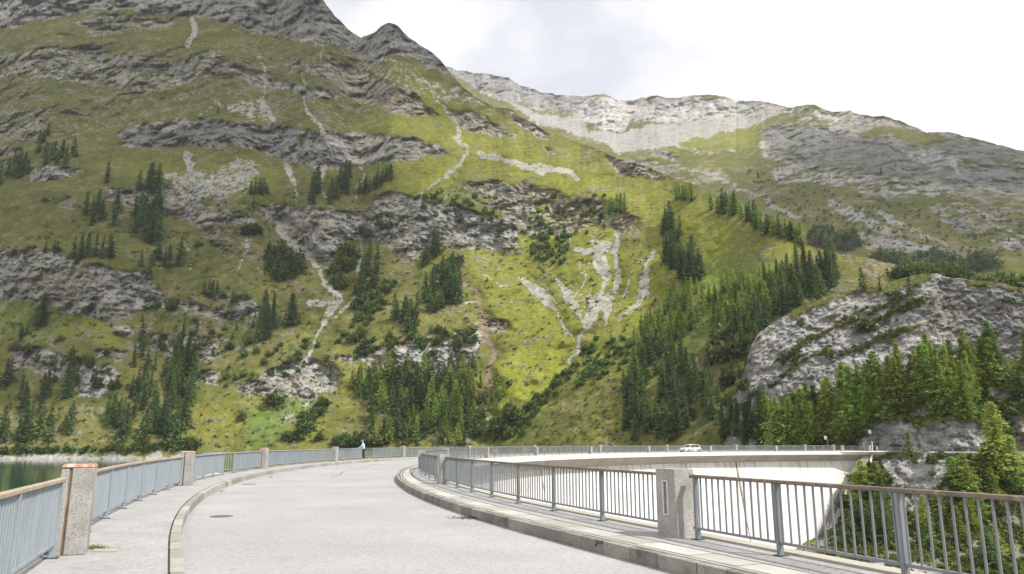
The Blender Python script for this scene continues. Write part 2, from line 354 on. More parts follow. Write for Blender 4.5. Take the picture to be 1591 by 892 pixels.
def terrain_mat():
    m, nt, b = new_mat('terrain_ground')
    at = nt.nodes.new('ShaderNodeAttribute'); at.attribute_name = 'Col'
    ar = nt.nodes.new('ShaderNodeAttribute'); ar.attribute_name = 'Rck'      # r: rockiness  g: metres per pixel
    sp = nt.nodes.new('ShaderNodeSeparateColor'); nt.links.new(ar.outputs['Color'], sp.inputs[0])
    g = nt.nodes.new('ShaderNodeNewGeometry')
    vm = N(nt, 'ShaderNodeVectorMath', operation='DIVIDE'); nt.links.new(g.outputs['Position'], vm.inputs[0]); 
    n1 = N(nt, 'ShaderNodeTexNoise', Scale=0.45, Detail=5, Roughness=0.7)
    nt.links.new(g.outputs['Position'], n1.inputs['Vector'])
    n2 = N(nt, 'ShaderNodeTexNoise', Scale=0.11, Detail=6, Roughness=0.7)
    nt.links.new(g.outputs['Position'], n2.inputs['Vector'])
    mr = N(nt, 'ShaderNodeMapRange'); mr.inputs[1].default_value = 0.3; mr.inputs[2].default_value = 0.7; mr.inputs[3].default_value = 0.72; mr.inputs[4].default_value = 1.28
    nt.links.new(n1.outputs[0], mr.inputs[0])
    m2 = N(nt, 'ShaderNodeMapRange'); m2.inputs[1].default_value = 0.3; m2.inputs[2].default_value = 0.7; m2.inputs[3].default_value = 0.8; m2.inputs[4].default_value = 1.2
    nt.links.new(n2.outputs[0], m2.inputs[0])
    mu = N(nt, 'ShaderNodeMath', operation='MULTIPLY'); nt.links.new(mr.outputs[0], mu.inputs[0]); nt.links.new(m2.outputs[0], mu.inputs[1])
    vx = N(nt, 'ShaderNodeVectorMath', operation='SCALE'); nt.links.new(at.outputs['Color'], vx.inputs[0]); nt.links.new(mu.outputs[0], vx.inputs['Scale'])
    nt.links.new(vx.outputs[0], b.inputs['Base Color'])
    b.inputs['Roughness'].default_value = 1.0; b.inputs['Specular IOR Level'].default_value = 0.1
    # relief: rocks get strong broken relief, grass only tufts
    n3 = N(nt, 'ShaderNodeTexNoise', Scale=0.22, Detail=8, Roughness=0.75); n3.inputs['Distortion'].default_value = 0.6
    mp = nt.nodes.new('ShaderNodeMapping'); mp.inputs['Rotation'].default_value = (0.0, 0.35, 0.0); mp.inputs['Scale'].default_value = (0.6, 0.8, 2.2)
    nt.links.new(g.outputs['Position'], mp.inputs[0]); nt.links.new(mp.outputs[0], n3.inputs['Vector'])
    ms = N(nt, 'ShaderNodeMapRange'); ms.inputs[3].default_value = 0.5; ms.inputs[4].default_value = 2.2
    nt.links.new(sp.outputs[0], ms.inputs[0])
    mh = N(nt, 'ShaderNodeMath', operation='MULTIPLY'); nt.links.new(n3.outputs[0], mh.inputs[0]); nt.links.new(ms.outputs[0], mh.inputs[1])
    bp = N(nt, 'ShaderNodeBump', Strength=0.9, Distance=1.0); nt.links.new(mh.outputs[0], bp.inputs['Height']); nt.links.new(bp.outputs[0], b.inputs['Normal'])
    return m
M['terrain'] = terrain_mat()

# ------------------------------------------------------------ dam axis geometry
CC = (89.2, 54.1); U0 = 24.4
def pos(u, R):
    """point at arc angle u (degrees) and radius R; beyond U0 the crest runs straight along the tangent"""
    a = R_(min(u, U0)); x = CC[0] - R * math.cos(a); y = CC[1] - R * math.sin(a)
    if u > U0:
        s = R_(u - U0) * 100.0; x += math.sin(a) * s; y -= math.cos(a) * s
    return (x, y)
def nrm(u):
    a = R_(min(u, U0)); return (-math.cos(a), -math.sin(a))      # away from the centre (towards the lake)
def tan_(u):
    a = R_(min(u, U0)); return (-math.sin(a), math.cos(a))       # along the crest, away from the camera
def heading(u): return R_(min(u, U0))                            # rz that turns +y to the tangent
interp = lambda x, pts: float(np.interp(x, [p[0] for p in pts], [p[1] for p in pts]))
RIN = lambda u: interp(u, [(0, 94.8), (15.4, 95.15), (24, 95.65), (26, 95.8), (28.2, 96.0), (32, 96.2)])
RK = lambda u: interp(u, [(0, 96.0), (7, 96.15), (15, 96.6), (22, 97.1), (25, 97.25), (30, 97.4)])
RKO = 103.28
ROUT = lambda u: interp(u, [(16, 104.42), (24, 104.66), (27.3, 104.9), (31, 105.1)])
RRAIL = lambda u: ROUT(u) + 0.17
REDGE = lambda u: ROUT(u) + 0.56
UA, UB = 52.0, -80.0          # behind the camera ... right abutment
ZP = 0.2                      # pavement height
def arc(f, ua=UA, ub=UB, step=0.5, z=0.0):
    n = max(2, int(abs(ua - ub) / step)); rows = []
    for i in range(n + 1):
        u = ua + (ub - ua) * i / n; p = pos(u, f(u) if callable(f) else f)
        rows.append(((p[0], p[1], z), nrm(u)))
    return rows
def band(name, fa, fb, ztop, zbot, mat, ua=UA, ub=UB, step=0.5, parent=None):
    mb = MB(); n = max(2, int(abs(ua - ub) / step)); g = lambda f, u: f(u) if callable(f) else f
    for i in range(n + 1):
        u = ua + (ub - ua) * i / n; a = pos(u, g(fa, u)); b = pos(u, g(fb, u))
        mb.v += [(a[0], a[1], zbot), (a[0], a[1], ztop), (b[0], b[1], ztop), (b[0], b[1], zbot)]
    for i in range(n):
        for k in range(4):
            k2 = (k + 1) % 4; mb.f.append((i * 4 + k, (i + 1) * 4 + k, (i + 1) * 4 + k2, i * 4 + k2))
    mb.f += [(0, 1, 2, 3), (n * 4 + 3, n * 4 + 2, n * 4 + 1, n * 4)]
    return mb.obj(name, mat, parent)

# ------------------------------------------------------------ dam body
dam = empty('dam', (0, 0, 0), 0, 'pale concrete arch dam curving to the right with a bright stained downstream wall', 'dam')
BAT = 0.18
mb = MB()      # solid wall, battered on the valley side
prof = [(96.0, -1.5), (96.0 - BAT * 9, -11), (96.0 - BAT * 19, -21), (96.0 - BAT * 40, -45), (104.7, -45), (104.7, -0.3), (96.0, -0.3)]
n = 220
for i in range(n + 1):
    u = UA + (UB - UA) * i / n
    for r, z in prof: p = pos(u, r); mb.v.append((p[0], p[1], z))
k = len(prof)
for i in range(n):
    for j in range(k):
        j2 = (j + 1) % k; mb.f.append((i * k + j, (i + 1) * k + j, (i + 1) * k + j2, i * k + j2))
mb.f += [tuple(range(k)), tuple(n * k + j for j in range(k))[::-1]]
mb.obj('dam_wall', M['wall'], dam)
mb = MB()      # overhanging crest slab with its curved underside
prof = [(94.35, 0.0), (94.35, -0.42), (94.55, -0.62), (94.95, -0.9), (95.5, -1.3), (96.05, -1.75), (96.05, -1.75), (97.0, -1.0), (103.5, -0.9), (104.9, -0.3), (104.9, -0.004)]
prof = [(94.35, -0.03), (94.35, -0.42), (94.55, -0.62), (94.95, -0.9), (95.5, -1.3), (96.05, -1.75), (96.6, -1.75), (96.6, -0.35), (104.9, -0.35), (104.9, -0.03)]
n = 260; k = len(prof)
for i in range(n + 1):
    u = UA + (UB - UA) * i / n; dr = RIN(u) - 94.8
    for r, z in prof: p = pos(u, r + (dr if r < 96.2 else 0)); mb.v.append((p[0], p[1], z))
for i in range(n):
    for j in range(k):
        j2 = (j + 1) % k; mb.f.append((i * k + j, (i + 1) * k + j, (i + 1) * k + j2, i * k + j2))
mb.f += [tuple(range(k)), tuple(n * k + j for j in range(k))[::-1]]
mb.obj('crest_slab', M['soffit'], dam)
band('fascia', lambda u: RIN(u) - 0.49, lambda u: RIN(u) - 0.447, 0.185, -0.43, M['concrete'], parent=dam)
# vertical construction joints of the wall (dark weeping lines)
for u in (8, -27, -51.5, -59.3):
    q = MB(); pts = [(96.02, -1.5), (96.0 - BAT * 9 + .02, -11), (96.0 - BAT * 19 + .02, -21), (96.0 - BAT * 36, -41)]
    for i in range(len(pts) - 1):
        (r0, z0), (r1, z1) = pts[i], pts[i + 1]
        a = pos(u, r0 - .02); b = pos(u, r1 - .02); q.bar((a[0], a[1], z0), (b[0], b[1], z1), (.42 if i == 0 else .22) if u < -55 else .14, 0.06, up=(nrm(u)[0], nrm(u)[1], 0))
    q.obj('wall_joint', M['seep'], dam)

# road, pavements (structure)
def strip(name, fa, fb, z, mat, ua=UA, ub=UB, step=0.5, nx=1, parent=None):
    mb = MB(); n = max(2, int(abs(ua - ub) / step)); g = lambda f, u: f(u) if callable(f) else f
    for i in range(n + 1):
        u = ua + (ub - ua) * i / n
        for j in range(nx + 1):
            r = g(fa, u) + (g(fb, u) - g(fa, u)) * j / nx; p = pos(u, r); mb.v.append((p[0], p[1], z))
    for i in range(n):
        for j in range(nx):
            a = i * (nx + 1) + j; mb.f.append((a, a + 1, a + nx + 2, a + nx + 1))
    return mb.obj(name, mat, parent)
road = strip('road', lambda u: RK(u) - 0.05, RKO + 0.05, 0.0, M['asphalt'], nx=4); tag(road, kind='structure')
# outer (lake side) pavement
pav_o = band('pavement', RKO + 0.185, REDGE, ZP, -0.35, M['walk']); tag(pav_o, kind='structure')
band('joint_bed', RKO + 0.02, RKO + 0.215, ZP - 0.0008, -0.3, M['joint'], parent=pav_o)
# inner (valley side) pavement
pav_i = band('pavement', lambda u: RIN(u) - 0.44, lambda u: RK(u) - 0.79, ZP, -0.34, M['walk']); tag(pav_i, kind='structure')
band('joint_bed', lambda u: RK(u) - 0.80, lambda u: RK(u) - 0.012, ZP - 0.0008, -0.34, M['joint'], parent=pav_i)
band('edge_strip', lambda u: RIN(u) - 0.447, lambda u: RIN(u) - 0.17, ZP + 0.035, ZP - 0.1, M['soffit'], parent=pav_i)
band('kerb_strip', lambda u: RK(u) - 0.26, lambda u: RK(u) - 0.175, ZP + 0.0006, 0.0, M['kerb_light'], parent=pav_i)
band('edge_strip', lambda u: REDGE(u) - 0.24, lambda u: REDGE(u) + 0.03, ZP + 0.03, -0.36, M['walk'], parent=pav_o)

rnd = random.Random(5)
def stone_mesh(name, L, Wd, Hh, mat, seed, bev=0.007):
    q = MB(); r = random.Random(seed); q.box((0, 0, 0), (Wd, L, Hh))
    me = q.mesh(name, mat, bevel=bev)
    for v in me.vertices: v.co.x += r.uniform(-.004, .004); v.co.z += r.uniform(-.0004, .0004)
    return me
def stones(name, rad, z, Wd, Hh, base, parent, mat, ua, ub, seed, gap=0.026):
    """row of single blocks along the crest, sharing a few meshes"""
    Ls = [base * k for k in (0.82, 0.95, 1.0, 1.12, 1.25)]; mes = [stone_mesh(name, L, Wd, Hh, mat, seed + i) for i, L in enumerate(Ls)]
    u = ua; r = random.Random(seed); c = 0
    while u > ub and c < 290:
        i = r.randrange(5); R = rad(u) if callable(rad) else rad
        k = 100.0 if u > U0 else R
        du = math.degrees((Ls[i] + gap) / k); um = u - du / 2
        p = pos(um, (rad(um) if callable(rad) else rad)); o = link(name, mes[i], parent)
        o.location = (p[0], p[1], z + r.uniform(0, .0012)); o.rotation_euler = (0, r.uniform(-.002, .002), heading(um) + r.uniform(-.004, .004)); u -= du; c += 1
    return u
e1 = stones('kerb_stone', lambda u: RK(u) - 0.07, 0.0256, 0.14, 0.35, 0.68, pav_i, M['kerb_dark'], 36, -14, 11)
band('kerb', lambda u: RK(u) - 0.14, RK, ZP + .003, -0.1, M['kerb_dark'], e1 - 0.01, UB, parent=pav_i)
e2 = stones('paving_slab', lambda u: RK(u) - 0.52, ZP - 0.0494, 0.46, 0.1, 1.15, pav_i, M['slab'], 36, -10, 23)
band('slab_strip', lambda u: RK(u) - 0.75, lambda u: RK(u) - 0.29, ZP + .003, 0, M['slab'], e2 - 0.01, UB, parent=pav_i)
e3 = stones('kerb_stone', RKO + 0.08, 0.0256, 0.16, 0.35, 1.0, pav_o, M['kerb_light'], 36, -12, 37)
band('kerb', RKO, RKO + 0.17, ZP + .003, -0.1, M['kerb_light'], e3 - 0.01, UB, parent=pav_o)

# ------------------------------------------------------------ railings and pillars
POST_H = {}
def post_mesh(h, sm):
    q = MB(); q.box((0, 0, h / 2), (0.05, 0.09, h)); return q.mesh('post', sm, bevel=0.006)
def railing(path, h, label, group, barname='baluster', mat_rail=None, single=True, clear=0.17, dx=0.15, spacing=2.35, zf=ZP):
    """path: list of (x, y) corners; every segment gets posts, handrail, bottom rail and balusters"""
    pts = [Vector((p[0], p[1])) for p in path]
    if h > 1.01: dx = 0.125
    root = empty('railing', (pts[0].x, pts[0].y, zf), 0, label, 'railing', group)
    T = Vector((pts[0].x, pts[0].y, 0)); mr = mat_rail or M['handrail']; sm = M['steel_sunlit'] if h > 1.01 else M['steel']
    hr = MB(); br = MB()
    def sweep(mb, w, hh, z):
        n = len(pts); base = len(mb.v)
        for i, p in enumerate(pts):
            d0 = (pts[i] - pts[i - 1]).normalized() if i > 0 else (pts[1] - pts[0]).normalized()
            d1 = (pts[i + 1] - pts[i]).normalized() if i < n - 1 else d0
            d = (d0 + d1).normalized(); nn = Vector((d.y, -d.x)); k = 1 / max(0.5, d.dot(d0))
            for a, b in ((-1, -1), (1, -1), (1, 1), (-1, 1)):
                mb.v.append((p.x - T.x + nn.x * a * w / 2 * k, p.y - T.y + nn.y * a * w / 2 * k, z + b * hh / 2))
        for i in range(n - 1):
            for k in range(4):
                k2 = (k + 1) % 4; mb.f.append((base + i * 4 + k, base + i * 4 + k2, base + (i + 1) * 4 + k2, base + (i + 1) * 4 + k))
        mb.f += [tuple(base + k for k in range(4)), tuple(base + (n - 1) * 4 + k for k in range(4))[::-1]]
    sweep(hr, 0.095, 0.05, h - 0.025); sweep(br, 0.045, 0.035, clear)
    hr.obj('handrail', mr, root, bevel=0.008); br.obj('bottom_rail', sm, root)
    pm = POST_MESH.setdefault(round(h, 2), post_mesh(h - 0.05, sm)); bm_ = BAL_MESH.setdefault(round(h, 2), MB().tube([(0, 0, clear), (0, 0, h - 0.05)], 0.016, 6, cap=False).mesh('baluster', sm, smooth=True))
    plm = PLATE[0]
    stuff = MB(); cnt = 0
    # corners and evenly spread posts
    seglen = [(pts[i + 1] - pts[i]).length for i in range(len(pts) - 1)]
    for i, L in enumerate(seglen):
        d = (pts[i + 1] - pts[i]).normalized(); rz = math.atan2(d.y, d.x)
        nb = max(1, int(round(L / dx)))
        for j in range(nb):
            s = (j + 0.5) * L / nb; q = pts[i] + d * s
            if single and cnt < 290:
                o = link('baluster', bm_, root); o.location = (q.x - T.x, q.y - T.y, 0); cnt += 1
            else: stuff.box((q.x - T.x, q.y - T.y, (h - 0.05 + clear) / 2), (0.024, 0.024, h - 0.05 - clear))
        for q in ([pts[i]] if i > 0 else [pts[0] + d * 0.1]) + ([pts[-1] - d * 0.1] if i == len(seglen) - 1 else []):
            o = link('post', pm, root); o.location = (q.x - T.x, q.y - T.y, 0); o.rotation_euler = (0, 0, rz)
            o = link('base_plate', plm, root); o.location = (q.x - T.x, q.y - T.y, 0); o.rotation_euler = (0, 0, rz)
    if stuff.v: tag(stuff.obj('balusters', sm, root), kind='stuff')
    return root
POST_MESH = {}; BAL_MESH = {}
PLATE = [MB().box((0, 0, 0.006), (0.14, 0.17, 0.012)).mesh('base_plate', M['plate'])]
def posts_between(ua, ub, rad, spacing=2.35):
    L = abs(R_(ua - ub)) * 100; n = max(1, int(round(L / spacing)))
    return [pos(ua + (ub - ua) * i / n, rad(ua + (ub - ua) * i / n) if callable(rad) else rad) for i in range(n + 1)]

def pillar_inner(u, label, group):
    R = RIN(u); p = pos(u, R + .07); root = empty('pillar', (p[0], p[1], ZP), heading(u), label, 'pillar', group)
    key = 'pi'
    if key not in PM:
        # block 0.40 across (x) by 0.52 along (y), with a recessed panel in the road-side face (-x is the lake/road side)
        h = 1.08; q = MB(); x0, y0 = 0.2, 0.26
        a, b, z0, z1, dp = 0.055, 0.05, 0.36, 0.88, 0.035
        V = []; F = []
        bm = bmesh.new()
        def quad(vs): 
            try: bm.faces.new([bm.verts.new(v) for v in vs])
            except Exception: pass
        B = [(-x0, -y0), (x0, -y0), (x0, y0), (-x0, y0)]
        # sides except -x
        for i, j in ((0, 1), (1, 2), (2, 3)):
            quad([(B[i][0], B[i][1], 0), (B[j][0], B[j][1], 0), (B[j][0], B[j][1], h), (B[i][0], B[i][1], h)])
        quad([(*c, h) for c in B]); quad([(*c, 0) for c in B][::-1])
        ys = [-y0, -a, a, y0]; zs = [0, z0, z1, h]
        for i in range(3):
            for j in range(3):
                if i == 1 and j == 1:
                    quad([(-x0 + dp, ys[1], zs[1]), (-x0 + dp, ys[1], zs[2]), (-x0 + dp, ys[2], zs[2]), (-x0 + dp, ys[2], zs[1])]); continue
                quad([(-x0, ys[i], zs[j]), (-x0, ys[i], zs[j + 1]), (-x0, ys[i + 1], zs[j + 1]), (-x0, ys[i + 1], zs[j])])
        for (ya, za, yb, zb) in ((ys[1], zs[1], ys[2], zs[1]), (ys[2], zs[1], ys[2], zs[2]), (ys[2], zs[2], ys[1], zs[2]), (ys[1], zs[2], ys[1], zs[1])):
            quad([(-x0, ya, za), (-x0, yb, zb), (-x0 + dp, yb, zb), (-x0 + dp, ya, za)])
        bmesh.ops.remove_doubles(bm, verts=bm.verts, dist=1e-4)
        ed = [e for e in bm.edges if e.is_boundary is False and abs(e.verts[0].co.x) > 0.19 and abs(e.verts[0].co.y) > 0.25 and abs(e.verts[1].co.x) > 0.19 and abs(e.verts[1].co.y) > 0.25 and min(e.verts[0].co.z, e.verts[1].co.z) < 2 and (abs(e.verts[0].co.z - e.verts[1].co.z) > 0.5 or e.verts[0].co.z > 1)]
        bmesh.ops.bevel(bm, geom=ed, offset=0.018, segments=2, affect='EDGES')
        bmesh.ops.recalc_face_normals(bm, faces=bm.faces)
        me = bpy.data.meshes.new('shaft'); bm.to_mesh(me); bm.free(); me.materials.append(M['pillar_concrete'])
        fr = MB(); t = 0.012
        fr.box((-x0 - 0.004, 0, z0 - t / 2), (0.02, 2 * a + 2 * t, t)); fr.box((-x0 - 0.004, 0, z1 + t / 2), (0.02, 2 * a + 2 * t, t))
        fr.box((-x0 - 0.004, -a - t / 2, (z0 + z1) / 2), (0.02, t, z1 - z0)); fr.box((-x0 - 0.004, a + t / 2, (z0 + z1) / 2), (0.02, t, z1 - z0))
        PM[key] = (me, fr.mesh('panel_frame', M['white_paint']))
    link('shaft', PM[key][0], root); link('panel_frame', PM[key][1], root)
    return root
PM = {}
def pillar_outer(u, label, group, R=None):
    p = pos(u, ROUT(u)); root = empty('pillar', (p[0], p[1], ZP), heading(u), label, 'pillar', group)
    if 'po' not in PM:
        h = 1.17
        q = MB(); q.box((0.055, 0, h / 2), (0.27, 0.5, h)); a = q.mesh('shaft', M['pillar_concrete'], bevel=0.012)        # road-side block
        q = MB(); q.box((-0.165, 0, h / 2 - .01), (0.1, 0.49, h - .02)); b = q.mesh('lake_side_block', M['pillar_concrete'], bevel=0.008)
        q = MB(); q.box((-0.097, 0, h / 2 - .004), (0.045, 0.44, h - .01)); c = q.mesh('groove', M['rust_stain'])
        q = MB(); q.box((-0.01, 0, h + 0.018), (0.42, 0.52, 0.045), taper=0.9); d = q.mesh('cap', M['lichen'], bevel=0.01)
        PM['po'] = (a, b, c, d)
    for nme, me in zip(('shaft', 'lake_side_block', 'groove', 'cap'), PM['po']): link(nme, me, root)
    return root
ordn = ['nearest', 'second', 'third', 'fourth', 'fifth', 'sixth', 'seventh', 'eighth', 'ninth', 'tenth', 'eleventh', 'twelfth', 'thirteenth']
OU = [24.4 - 9.85 * i for i in range(11)]; OU = OU[:10] + [-73.6, -77.3]
IU = [25.5 - 10.03 * i for i in range(11)]; IU = IU[:10] + [-74.2, -77.9]
pillar_outer(34.3, 'rust topped concrete pillar of the lake side railing behind the viewer', 'lake side railing pillars')
for i, u in enumerate(OU):
    pillar_outer(u, 'pale concrete pillar with orange crusted top, %s along the lake side railing' % ordn[i], 'lake side railing pillars')
pillar_inner(35.6, 'grey concrete pillar of the valley side railing behind the viewer', 'valley side railing pillars')
for i, u in enumerate(IU):
    pillar_inner(u, 'grey speckled concrete pillar with framed recess, %s along the valley side railing' % ordn[i], 'valley side railing pillars')
Hh_o, Hh_i = 1.03, 1.0
def sec_outer(ua, ub, label, single, bay=None, mat=None):
    a = ua - (0.16 if ua < U0 + 1 else .16); b = ub + 0.16
    if bay:
        u1, u2, d = bay
        pts = posts_between(a, u1, RRAIL) + posts_between(u1, u2, lambda u: RRAIL(u) + d, 1.3) + posts_between(u2, b, RRAIL)
        band('balcony', lambda u: REDGE(u) - 0.02, lambda u: REDGE(u) + d - 0.2, ZP - 0.006, -0.2, M['concrete'], u1 + 0.12, u2 - 0.12, parent=dam)
    else: pts = posts_between(a, b, RRAIL)
    return railing(pts, Hh_o, label, 'lake side railing', single=single, mat_rail=mat or M['steel_sunlit'])
railing([pos(u, RRAIL(u)) for u in (34.1, 32.8, 31.5, 30.15, 28.8, 27.45, 26.1, 24.6)], Hh_o, 'blue grey bar railing with tan handrail, beside the viewer on the lake side', 'lake side railing', mat_rail=M['handrail_tan'])
for i in range(len(OU) - 1):
    bay = (9.55, 8.15, 0.95) if i == 1 else ((-9.2, -10.9, 0.95) if i == 3 else None)
    sec_outer(OU[i], OU[i + 1], 'blue grey railing length after the %s lake side pillar%s' % (ordn[i], ', stepping out round a small balcony' if bay else ''), i < 4, bay, M['handrail_tan'] if i == 0 else None)
railing([pos(u, RIN(u)) for u in (35.3, 34.0, 32.7, 31.4, 29.95, 28.0, 26.85, 25.72)], Hh_i, 'grey bar railing with brown handrail at the right edge, nearest the viewer', 'valley side railing')
for i in range(len(IU) - 1):
    railing(posts_between(IU[i] - 0.16, IU[i + 1] + 0.16, RIN), Hh_i, 'grey bar railing with brown handrail after the %s valley side pillar' % ordn[i], 'valley side railing', single=i < 3)
print('dam', time.time() - T0)
#--TERRAIN--
# ------------------------------------------------------------ terrain sheets
def polyf(WX, WY, F, pts, val, feather=8.0, mode='max'):
    pts = [(float(a), float(b)) for a, b in pts]
    x0 = min(p[0] for p in pts) - feather * 1.2; x1 = max(p[0] for p in pts) + feather * 1.2
    y0 = min(p[1] for p in pts) - feather * 1.2; y1 = max(p[1] for p in pts) + feather * 1.2
    idx = np.nonzero((WX > x0) & (WX < x1) & (WY > y0) & (WY < y1))
    if len(idx[0]) == 0: return
    x = WX[idx]; y = WY[idx]; d2 = np.full(x.shape, 1e9, np.float32); ins = np.zeros(x.shape, bool)
    n = len(pts)
    for i in range(n):
        ax, ay = pts[i]; bx, by = pts[(i + 1) % n]; ex, ey = bx - ax, by - ay; L = ex * ex + ey * ey + 1e-9
        t = np.clip(((x - ax) * ex + (y - ay) * ey) / L, 0, 1)
        d2 = np.minimum(d2, (x - ax - t * ex) ** 2 + (y - ay - t * ey) ** 2)
        if ay != by:
            c = ((ay > y) != (by > y)) & (x < (bx - ax) * (y - ay) / (by - ay) + ax); ins ^= c
    sd = np.sqrt(d2) * np.where(ins, 1, -1)
    m = np.clip(0.5 + sd / feather, 0, 1)
    if mode == 'max': F[idx] = np.maximum(F[idx], val * m)
    else: F[idx] = F[idx] * (1 - m) + val * m
def stroke(WX, WY, F, pts, val, soft=3.0, mode='max'):
    pts = [tuple(map(float, p)) for p in pts]
    for i in range(len(pts) - 1):
        ax, ay, aw = pts[i]; bx, by, bw = pts[i + 1]; mw = max(aw, bw) + soft
        idx = np.nonzero((WX > min(ax, bx) - mw) & (WX < max(ax, bx) + mw) & (WY > min(ay, by) - mw) & (WY < max(ay, by) + mw))
        if len(idx[0]) == 0: continue
        x = WX[idx]; y = WY[idx]; ex, ey = bx - ax, by - ay; L = ex * ex + ey * ey + 1e-9
        t = np.clip(((x - ax) * ex + (y - ay) * ey) / L, 0, 1)
        d = np.sqrt((x - ax - t * ex) ** 2 + (y - ay - t * ey) ** 2); w = (aw + (bw - aw) * t) / 2 * (.2 + 1.25 * vn(x / 9, y / 9, x * 0, 7))
        m = np.clip((w - d) / soft + 0.5, 0, 1)
        if mode == 'max': F[idx] = np.maximum(F[idx], val * m)
        else: F[idx] = F[idx] * (1 - m) + val * m
def spline(pts, n=6):
    return pts
SHEETS = {}; MS_ = 'mountainside'
def sheet(name, x0, x1, cols, rows, ybot, top, Y0, ts_fn, paint, amp=1.0, backrows=10, backslope=0.8, rough_top=2.5, big=0.035, seed=1, fixedY=None, label=None, warp=6.0, hblur=9, left_fold=0, dip=0.22, lump=1.0, strat=1.0):
    t0 = time.time()
    px = np.linspace(x0, x1, cols, dtype=np.float32)
    tp = np.interp(px, [p[0] for p in top], [p[1] for p in top]).astype(np.float32)
    tp_s = blur(tp[None], 0, max(4, int(45 / ((x1 - x0) / cols))))[0].astype(np.float32)
    tp = tp + rough_top * (fbm(px / 14, px * 0 + .5, px * 0, 5, seed + 90, 0.6) - 0.5) * 2.6
    yb = np.interp(px, [p[0] for p in ybot], [p[1] for p in ybot]).astype(np.float32) if isinstance(ybot, list) else np.full(cols, ybot, np.float32)
    v = np.linspace(0, 1, rows, dtype=np.float32)[:, None]
    PYB = yb[None, :] + (tp_s - yb)[None, :] * v; PY = PYB + (tp - tp_s)[None, :] * sstep(.5, 1, v) * v; PX = np.broadcast_to(px[None, :], PY.shape).copy()
    zz = np.zeros_like(PX)
    WX = PX + warp * 1.5 * ((fbm(PX / 22, PY / 22, zz, 4, seed + 3) - .5) * 2.4); WY = PY + warp * 1.2 * ((fbm(PX / 22, PY / 22, zz + 7, 4, seed + 4) - .5) * 2.4)
    fields = {k: np.zeros_like(PX) for k in ('rock', 'scree', 'warm', 'dark', 'bright', 'lush', 'fresh', 'dirt', 'push')}
    paint(WX, WY, PX, PY, fields)
    T = TAN(PYB).astype(np.float64); rs = blur(fields['rock'], 3, 6)
    if fixedY is not None: Y = fixedY(PX, PY)
    else:
        ts = ts_fn(PX, PY, rs, fields); ts = np.maximum(ts, T + 0.12)
        Y = np.zeros(T.shape); Y[0] = blur(np.interp(px, [p[0] for p in Y0], [p[1] for p in Y0])[None], 0, 45)[0]
        for i in range(1, rows):
            Y[i] = Y[i - 1] * (ts[i] - T[i - 1]) / (ts[i] - T[i])
        Y = np.exp(blur(np.log(Y), 2, hblur))
    T = TAN(PY).astype(np.float64)
    a = AX(PX, PY)
    if left_fold: Y = Y + left_fold * np.clip(1 - (PX - x0) / 50, 0, 1) ** 2
    # undisplaced world position drives the relief noise
    X3 = (a * Y); Z3 = EYE + T * Y
    S = Y / FPX * 1.0                         # metres per photo pixel
    sc = S.mean()
    f = lambda L: (X3 / (L * sc), Y * 0.6 / (L * sc), Z3 / (L * sc))
    x, y, z = f(150); nb = fbm(x, y, z, 3, seed + 10) - 0.5
    x, y, z = f(45); nm = fbm(x, y, z, 4, seed + 20, ridged=True) - 0.5
    tilt = Z3 + dip * X3 + 14 * sc * (fbm(*f(60), 3, seed + 55) - 0.5)
    st = fbm(X3 / (26 * sc), Y / (26 * sc), tilt / (5.0 * sc), 4, seed + 30, 0.66) - 0.5
    wq = fbm(*f(20), 3, seed + 120) * 1.6
    bh = lambda L, k: _h(np.floor(X3 / (L * sc) + wq).astype(np.int64), np.floor(Y * .4 / (L * sc) + wq).astype(np.int64), np.floor((Z3 + .25 * X3) / (L * .55 * sc) + wq * 1.3).astype(np.int64), seed + k) - .5
    blk = blur(bh(17, 1) * 8 + bh(8, 2) * 5, 0, 0)
    x, y, z = f(4.5); nf2 = fbm(x, y, z, 2, seed + 45, 0.6, ridged=True) - 0.5
    crk = fbm(X3 / (17 * sc), Y / (17 * sc), (Z3 + .5 * X3) / (26 * sc), 4, seed + 47, 0.55, ridged=True)
    x, y, z = f(9); nf = fbm(x, y, z, 3, seed + 40, 0.6) - 0.5
    vert = fbm(X3 / (9 * sc), Y / (14 * sc), Z3 / (45 * sc), 4, seed + 60, 0.6, ridged=True) - 0.5
    rm = sstep(0.3, 0.7, fields['rock'] + 0.0)
    r2 = blur(rm, 1, 2); relief = (1 - .85 * np.clip(fields['scree'], 0, 1)) * np.clip(.55 + (PY - 100) / 700, .5, 1.0) * .85
    D = Y * big * nb * 2 + S * amp * (nm * (6 + 16 * r2) * 2 * lump + relief * r2 * (st * 6 * strat + nf * 6 * lump + vert * 10 + nf2 * 4 + blk - sstep(.74, .86, crk) * -3) + (1 - r2) * nf * 2.5)
    D = D + fields['push'] * S
    edge = np.ones_like(PX)
    Yd = Y + D
    # materials of the ground
    n1 = fbm(X3 / (9 * sc), Y / (9 * sc), Z3 / (9 * sc), 5, seed + 70, 0.62)
    n2 = fbm(X3 / (50 * sc), Y / (50 * sc), Z3 / (30 * sc), 4, seed + 80)
    n3 = fbm(X3 / (3.2 * sc), Y / (3.2 * sc), Z3 / (3.2 * sc), 3, seed + 85, 0.7)
    rk = sstep(0.40, 0.66, blur(fields['rock'], 1, 2) * 0.8 + (n1 - 0.5) * 1.25 + st * 0.7 + (n2 - .5) * 0.6 + (n3 - .5) * .35 + 0.09)
    sr = sstep(0.40, 0.62, fields['scree'] * .85 + ((n1 - 0.5) * 1.7 + (n3 - .5) * 1.3) * (fields['scree'] > 0.02)) * .78
    L3 = lambda A, B, t: A * (1 - t[..., None]) + B * t[..., None]
    c = lambda r, g, b: np.array([r, g, b], np.float32)
    lush = fields['lush']
